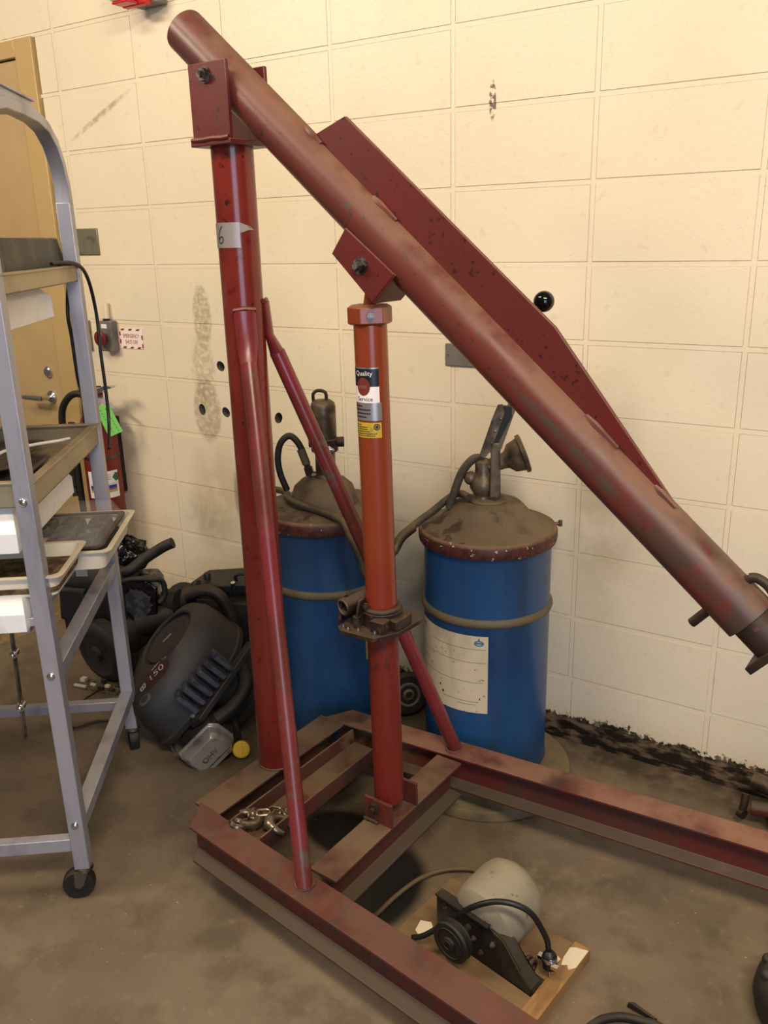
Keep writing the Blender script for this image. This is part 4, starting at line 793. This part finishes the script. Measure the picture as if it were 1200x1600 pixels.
m = MB(); m.loft([rr(.030, .058), rr(.030, .068), rr(.045, .100), rr(.055, .104)], True); obj('clear_dome', m, 'clear_plastic', T2)
m = MB(); m.loft([rr(.022, .056), rr(.022, .060), rr(.036, .060), rr(.036, .056)], False); obj('dome_rim', m, 'dirty_steel', T2)
for k, (a, b, c_, d_, zz, hh) in enumerate(((.06, .40, .055, .50, .995, .018), (.20, .52, .10, .60, 1.013, .014))):
    T, ln, wd, rr = tray('dark_flat', ('lower black plastic flat lying in the middle shelf pan', 'upper black plastic flat lying on the other flat')[k], a, b, c_, d_, zz+hh, hh, 'tray_black', 'black plastic flats on the middle shelf')
m = MB(); m.tube(spline([RM @ V(p) for p in ((.22, .30, 1.045), (.29, .17, 1.040), (.335, .14, 1.042), (.41, .092, 1.038), (.46, .05, 1.034), (.50, .035, 1.03))], 7), .0042, 10); o = obj('white_cord', m, 'label_white'); tag(o, 'white cord lying across the black flats on the middle shelf', 'cord')
BX = rthing('storage_bin', 'dark grey bin standing on the upper rack shelf', 'bin', (.155, .02, 1.4635))
m = MB(); m.loft([[V((a, b, z)) for a, b in q] for z, q in ((0, ((0, 0), (.49, 0), (.49, .40), (0, .40))), (.070, ((.03, .01), (.468, .01), (.468, .39), (.03, .39))), (.072, ((.04, .02), (.458, .02), (.458, .38), (.04, .38))), (.02, ((.04, .03), (.45, .03), (.45, .37), (.04, .37))))]); obj('bin_body', m, 'box_charcoal', BX, bevel=.003)
m = MB(); m.prism([(-.02, .0), (.12, .0), (.09, .085), (.0, .095)], (0, .06, .07), X, Z, Y, 0, .12); obj('bin_contents', m, 'box_charcoal', BX, bevel=.004)
for pts, lab in (([(.43, .0, 1.474), (.50, -.022, 1.475), (.57, -.034, 1.462), (.63, -.036, 1.42), (.675, -.034, 1.335), (.670, -.034, 1.233), (.674, -.034, 1.126), (.665, -.034, 1.04), (.60, -.040, .975)], 'black power cord looping outside the rear rack post'),
                 ([(.50, .01, 1.4725), (.56, -.02, 1.470), (.635, -.01, 1.455), (.645, .02, 1.42), (.630, .03, 1.344), (.637, .03, 1.278), (.645, .03, 1.17), (.668, .03, 1.111), (.655, .03, 1.03), (.66, .03, .97)], 'black power cord hanging inside the rear rack post')):
    m = MB(); m.tube(spline([RM @ V(p) for p in pts], 8), .0048, 10); o = obj('hanging_cord', m, 'cord_black'); tag(o, lab, 'cord', 'black cords hanging from the upper shelf')

# ------------------------------------------------------------------ things on the wall
FE = thing('fire_extinguisher', 'red fire extinguisher with green tag hanging on the wall behind the rack', 'extinguisher', (.100, -.10, 0)); er = .069
m = MB(); m.lathe([(er-.02, .40), (er, .415), (er, .84), (er-.008, .87), (.045, .893), (.024, .902), (.022, .915)], n=48); cyl_ = obj('cylinder', m, 'extinguisher_red', FE)
m = MB(); m.box((-.012, .080, .55), (.012, .098, .86)); obj('wall_bracket', m, 'greasy_iron', FE)
m = MB(); m.lathe([(er+.001, .715), (er+.0025, .716), (er+.0025, .728), (er+.001, .729)], n=48, cap=False); obj('strap', m, 'dirty_steel', FE)
m = MB(); m.cyl((0, 0, .905), (0, 0, .96), .020, n=20); m.box((-.05, -.018, .925), (.02, .018, .955)); obj('valve', m, 'chrome', FE, bevel=.003)
m = MB(); m.loft([[V((a, s_*w_, z)) for s_ in (-1, 1) for a in (0,)] if False else [V((a, -w_, z)), V((a, w_, z)), V((a, w_, z+hh)), V((a, -w_, z+hh))] for a, w_, z, hh in ((-.045, .012, .955, .006), (.03, .014, .962, .022), (.075, .014, .985, .016), (.118, .012, .996, .008))]); obj('carry_handle', m, 'chrome', FE, bevel=.002)
m = MB(); m.loft([[V((a, -w_, z)), V((a, w_, z)), V((a, w_, z+.006)), V((a, -w_, z+.006))] for a, w_, z in ((-.02, .010, .962), (.04, .013, .945), (.115, .009, .912))]); obj('squeeze_lever', m, 'aluminium', FE, bevel=.001)
m = MB(); m.box((.012, -.016, .952), (.034, .016, .985)); obj('seal_band', m, 'extinguisher_red', FE); m = MB(); m.lathe([(.012, 0), (.012, .004)], (.03, 0, .992), Z, 14); obj('gauge', m, 'rubber', FE)
m = MB(); m.tube(spline([(.012, -.01, .985), (.035, -.02, 1.02), (.038, -.02, 1.05)], 4), .0012, 6); obj('pull_pin', m, 'chrome', FE)
m = MB(); m.tube(spline([(-.045, -.0, .942), (-.085, -.0, .958), (-.135, -.01, .945), (-.178, -.02, .89), (-.192, -.02, .80), (-.17, -.03, .70), (-.13, -.05, .62), (-.11, -.06, .55)], 7), .014, 14); obj('discharge_hose', m, 'rubber', FE)
m = MB(); m.box((-.135, -.075, .60), (-.085, -.045, .73)); m.box((-.075, -.079, .45), (-.05, -.066, .86)); obj('hose_clip', m, 'rubber', FE)
tu, tn_ = V((.643, .766, 0)), V((.766, -.643, 0))
def tp(a, b, d=0.0): return tn_*(er+.012+d)+tu*(a+.046)+Z*(TZ+b)
TZ = .868
m = MB(); m.loft([[tp(a, b, k) for a, b in ((-.046, .058), (.005, .068), (.046, -.043), (-.008, -.063))] for k in (0, .0006)]); tg = obj('inspection_tag', m, 'tag_green', FE, label='bright green paper tag')
m = MB()
for k in range(8):
    for j in range(2):
        c_ = V((-.030+.0052*k+j*.021, .046-.0122*k+j*.004)); m.pts([tp(c_.x+a, c_.y+b, .0010) for a, b in ((0, 0), (.003, -.0065), (.0048, -.0058), (.0018, .0007))], [(0, 1, 2, 3)])
obj('tag_print', m, 'label_green', tg, smooth=False)
m = MB(); lr2 = er+.001
patch(m, lr2, R(-95), R(8), .56, .668, 20); g = lambda a0, zc: (lambda xx, yy: V(((lr2+.0006)*math.cos(a0+xx/lr2), (lr2+.0006)*math.sin(a0+xx/lr2), zc+yy)))
m.mi(1); q = g(R(-2), .642); m.pts([q(a, b) for a, b in ((-.014, 0), (0, .018), (.012, .014), (.012, -.014), (0, -.018))], [(0, 1, 2, 3, 4)])
m.mi(2); patch(m, lr2+.0006, R(-88), R(0), .598, .612, 14); m.mi(3); patch(m, lr2+.0006, R(-88), R(0), .592, .597, 14); m.mi(4); patch(m, lr2+.0006, R(-88), R(2), .583, .590, 14)
m.mi(5); patch(m, lr2+.0006, R(-92), R(6), .616, .618, 14)
for k in range(3): patch(m, lr2+.0006, R(-80), R(-18), .652-.009*k, .655-.009*k, 8)
obj('instruction_label', m, ['label_white', 'label_green', 'label_blue', 'ink_red', 'label_yellow', 'ink_grey'], cyl_, normals=False, label='white label with blue, red and yellow bands')
ES = thing('emergency_button', 'grey box with a red mushroom button on the cream wall', 'button', (.128, 0, 1.178))
m = MB(); m.box((-.036, -.032, -.058), (.036, -.001, .058)); obj('button_box', m, 'box_grey', ES, bevel=.004)
m = MB(); m.lathe([(.014, 0), (.014, .012), (.026, .015), (.030, .021), (.028, .029), (.018, .034), (.001, .036)], (-.006, -.032, -.006), -Y, 32); obj('mushroom_button', m, 'button_red', ES, label='red mushroom head')
m = MB(); m.box((-.018, -.0335, .030), (.012, -.032, .046)); obj('name_tag', m, 'label_white', ES)
m = MB(); m.cyl((0, -.02, .058), (0, -.02, .066), .013, n=16); obj('conduit_nut', m, 'greasy_iron', ES); m = MB(); m.cyl((0, -.015, .066), (0, -.014, .125), .009, n=16); obj('conduit', m, 'wall_paint', ES)
SG = thing('warning_sign', 'white sign with red striped border reading EMERGENCY SHUT-OFF', 'sign', (.236, 0, 1.170)); sw, shh = .064, .038
m = MB(); m.box((-sw, -.002, -shh), (sw, -.0002, shh)); obj('sign_panel', m, 'sign_white', SG)
m = MB(); yy = -.0026
def quad(c_, w2, h2, sk): m.pts([V((c_[0]+a*w2+sk*b, yy, c_[1]+b*h2)) for a, b in ((-1, -1), (1, -1), (1, 1), (-1, 1))], [(0, 1, 2, 3)])
for k in range(3):
    quad((-.044+.042*k, .0335), .0085, .0035, .004); quad((-.040+.040*k, -.0335), .0085, .0035, .004)
for a, b in ((-.060, .018), (-.060, -.012), (.060, .006), (.060, -.026)): quad((a, b), .0035, .008, 0)
m.text('EMERGENCY', .0205, lambda a, b: V((a, yy, .0095+b)), sx=.76); m.text('SHUT-OFF', .0205, lambda a, b: V((a, yy, -.0135+b)), sx=.74)
obj('sign_print', m, 'ink_red', SG, smooth=False, normals=False)
def wplate(x0, x1, z0, z1, label, mt='plate_grey', th_=.006, screws=()):
    P = thing('cover_plate', label, 'plate', ((x0+x1)/2, 0, (z0+z1)/2), group=None); a, b = (x1-x0)/2, (z1-z0)/2
    m = MB(); m.box((-a, -th_, -b), (a, 0, b)); obj('plate', m, mt, P, bevel=.003)
    m = MB()
    for sx, sz in screws: m.lathe([(.0035, 0), (.003, .0015), (.001, .002)], (sx, -th_, sz), -Y, 12)
    if screws: obj('screw', m, 'chrome', P)
wplate(-.075, .116, 1.478, 1.574, 'wide grey steel cover plate beside the rear rack post', screws=((.06, .02), (.06, -.02), (-.06, .02)))
wplate(1.602, 1.715, 1.146, 1.212, 'small grey cover plate half hidden behind the red boom', 'box_grey', screws=((-.045, .0),))
wplate(-.055, .008, 1.118, 1.233, 'narrow switch plate partly hidden by the rear rack post', 'plate_grey', .012)
AL = thing('fire_alarm', 'red fire alarm strobe with grey back box high on the wall', 'alarm', (.50, 0, 2.31))
m = MB(); m.box((-.03, -.045, -.065), (.085, -.001, .07)); obj('back_box', m, 'box_grey', AL, bevel=.004)
m = MB(); m.box((-.05, -.075, -.07), (.06, -.045, .075)); obj('alarm_body', m, 'alarm_red', AL, bevel=.006)
m = MB(); m.box((-.05, -.13, -.060), (.030, -.075, .07)); obj('strobe_lens', m, 'lens_frost', AL, bevel=.010)
m = MB(); m.box((-.045, -.120, -.068), (.03, -.075, -.060)); obj('lens_base', m, 'alarm_red', AL, bevel=.004)

# ------------------------------------------------------------------ scraps on the floor
PCB = thing('circuit_scrap', 'scrap circuit board with pale parts on the floor behind the rack', 'scrap', (.47, -.535, 0), R(12))
m = MB(); m.box((-.09, -.03, .001), (.10, .035, .006)); obj('circuit_board', m, 'scrap_board', PCB)
for k, (a, b, c_, d_, h_) in enumerate(((-.085, .008, .02, .018, .018), (-.085, -.026, .05, .009, .012), (-.0, .018, .016, .014, .02), (.03, .0, .018, .012, .014), (.06, -.02, .02, .012, .016), (.02, -.025, .02, .012, .018), (-.03, -.005, .022, .01, .012), (.065, .012, .018, .012, .014))):
    m = MB(); m.box((a, b, .006), (a+c_, b+d_, h_)); obj('component', m, ('paint_chip', 'dirty_steel', 'tray_black')[k % 3 if k > 1 else 0], PCB); m = MB(); m.tube(spline([(.03, -.03, .01), (.02, -.10, .008), (.04, -.15, .006), (.02, -.19, .005)], 6), .003, 8); obj('loose_wire', m, 'dirty_steel', PCB)
m = MB(); m.tube(spline([(.75, -.62, .006), (.70, -.66, .006), (.655, -.70, .006), (.64, -.745, .007), (.636, -.765, .010)], 6), .004, 8); o = obj('extension_cord', m, 'dusty_rubber'); tag(o, 'short brown cord with a plug on the floor under the rack', 'cord')
m = MB(); m.sphere((.636, -.79, .016), .016, 16, (1, 1.3, .9)); m.cyl((.630, -.80, .016), (.625, -.825, .012), .006, n=8); obj('plug', m, 'rubber', o)
m = MB(); m.tube(spline([(2.44, -1.0, .010), (2.462, -.94, .010), (2.485, -.912, .010), (2.51, -.897, .010), (2.54, -.89, .010), (2.57, -.885, .010), (2.62, -.905, .011)], 7), .0085, 12); o = obj('hose_offcut', m, 'rubber'); tag(o, 'short black hose offcut on the floor at the bottom edge', 'hose')
m = MB(); m.loft([[V((2.50, -.868, .004)), V((2.515, -.862, .004)), V((2.512, -.860, .016)), V((2.502, -.866, .016))], [V((2.556, -.872, .002)), V((2.562, -.866, .002)), V((2.560, -.866, .007)), V((2.556, -.870, .007))]]); o = obj('rubber_scrap', m, 'rubber'); tag(o, 'pointed black rubber scrap beside the hose offcut', 'scrap')
VF = thing('pipe_valve', 'greasy pipe valve with reddish fitting on the floor by the wall', 'valve', (2.64, -.10, 0))
m = MB(); m.pipe((-.055, .012, .105), (.10, -.005, .095), .024, .017, 24); m.cyl((.02, .0, .09), (.025, -.01, .05), .020, n=20); vp = obj('pipe', m, 'dirty_steel', VF)
m = MB(); m.cyl((-.045, -.035, .052), (.06, -.02, .060), .020, n=20); obj('red_fitting', m, 'base_paint', VF, bevel=.002); m = MB(); m.tube([(-.062, -.03, .085), (-.062, -.04, .06), (-.066, -.046, .034)], .010, 10); m.cyl((-.07, -.042, .034), (-.058, -.05, .034), .014, n=12); obj('clamp_bolt', m, 'greasy_iron', VF)
m = MB(); m.sphere((.045, -.03, .036), .036, 20, (1.5, 1, 1)); obj('valve_body', m, 'greasy_iron', VF)
TY = thing('rubber_boot', 'black rubber machine cover standing on the floor at the lower right corner', 'cover', (2.83, -.70, 0))
m = MB(); m.lathe([(.09, 0), (.115, .01), (.122, .04), (.118, .07), (.10, .10), (.07, .12), (.03, .13)], n=40); obj('cover_shell', m, 'rubber', TY)
m = MB()
for k in range(5): a = R(150+25*k); m.sphere((.10*math.cos(a), .10*math.sin(a), .095), .013, 12)
obj('cover_studs', m, 'black_plastic', TY)
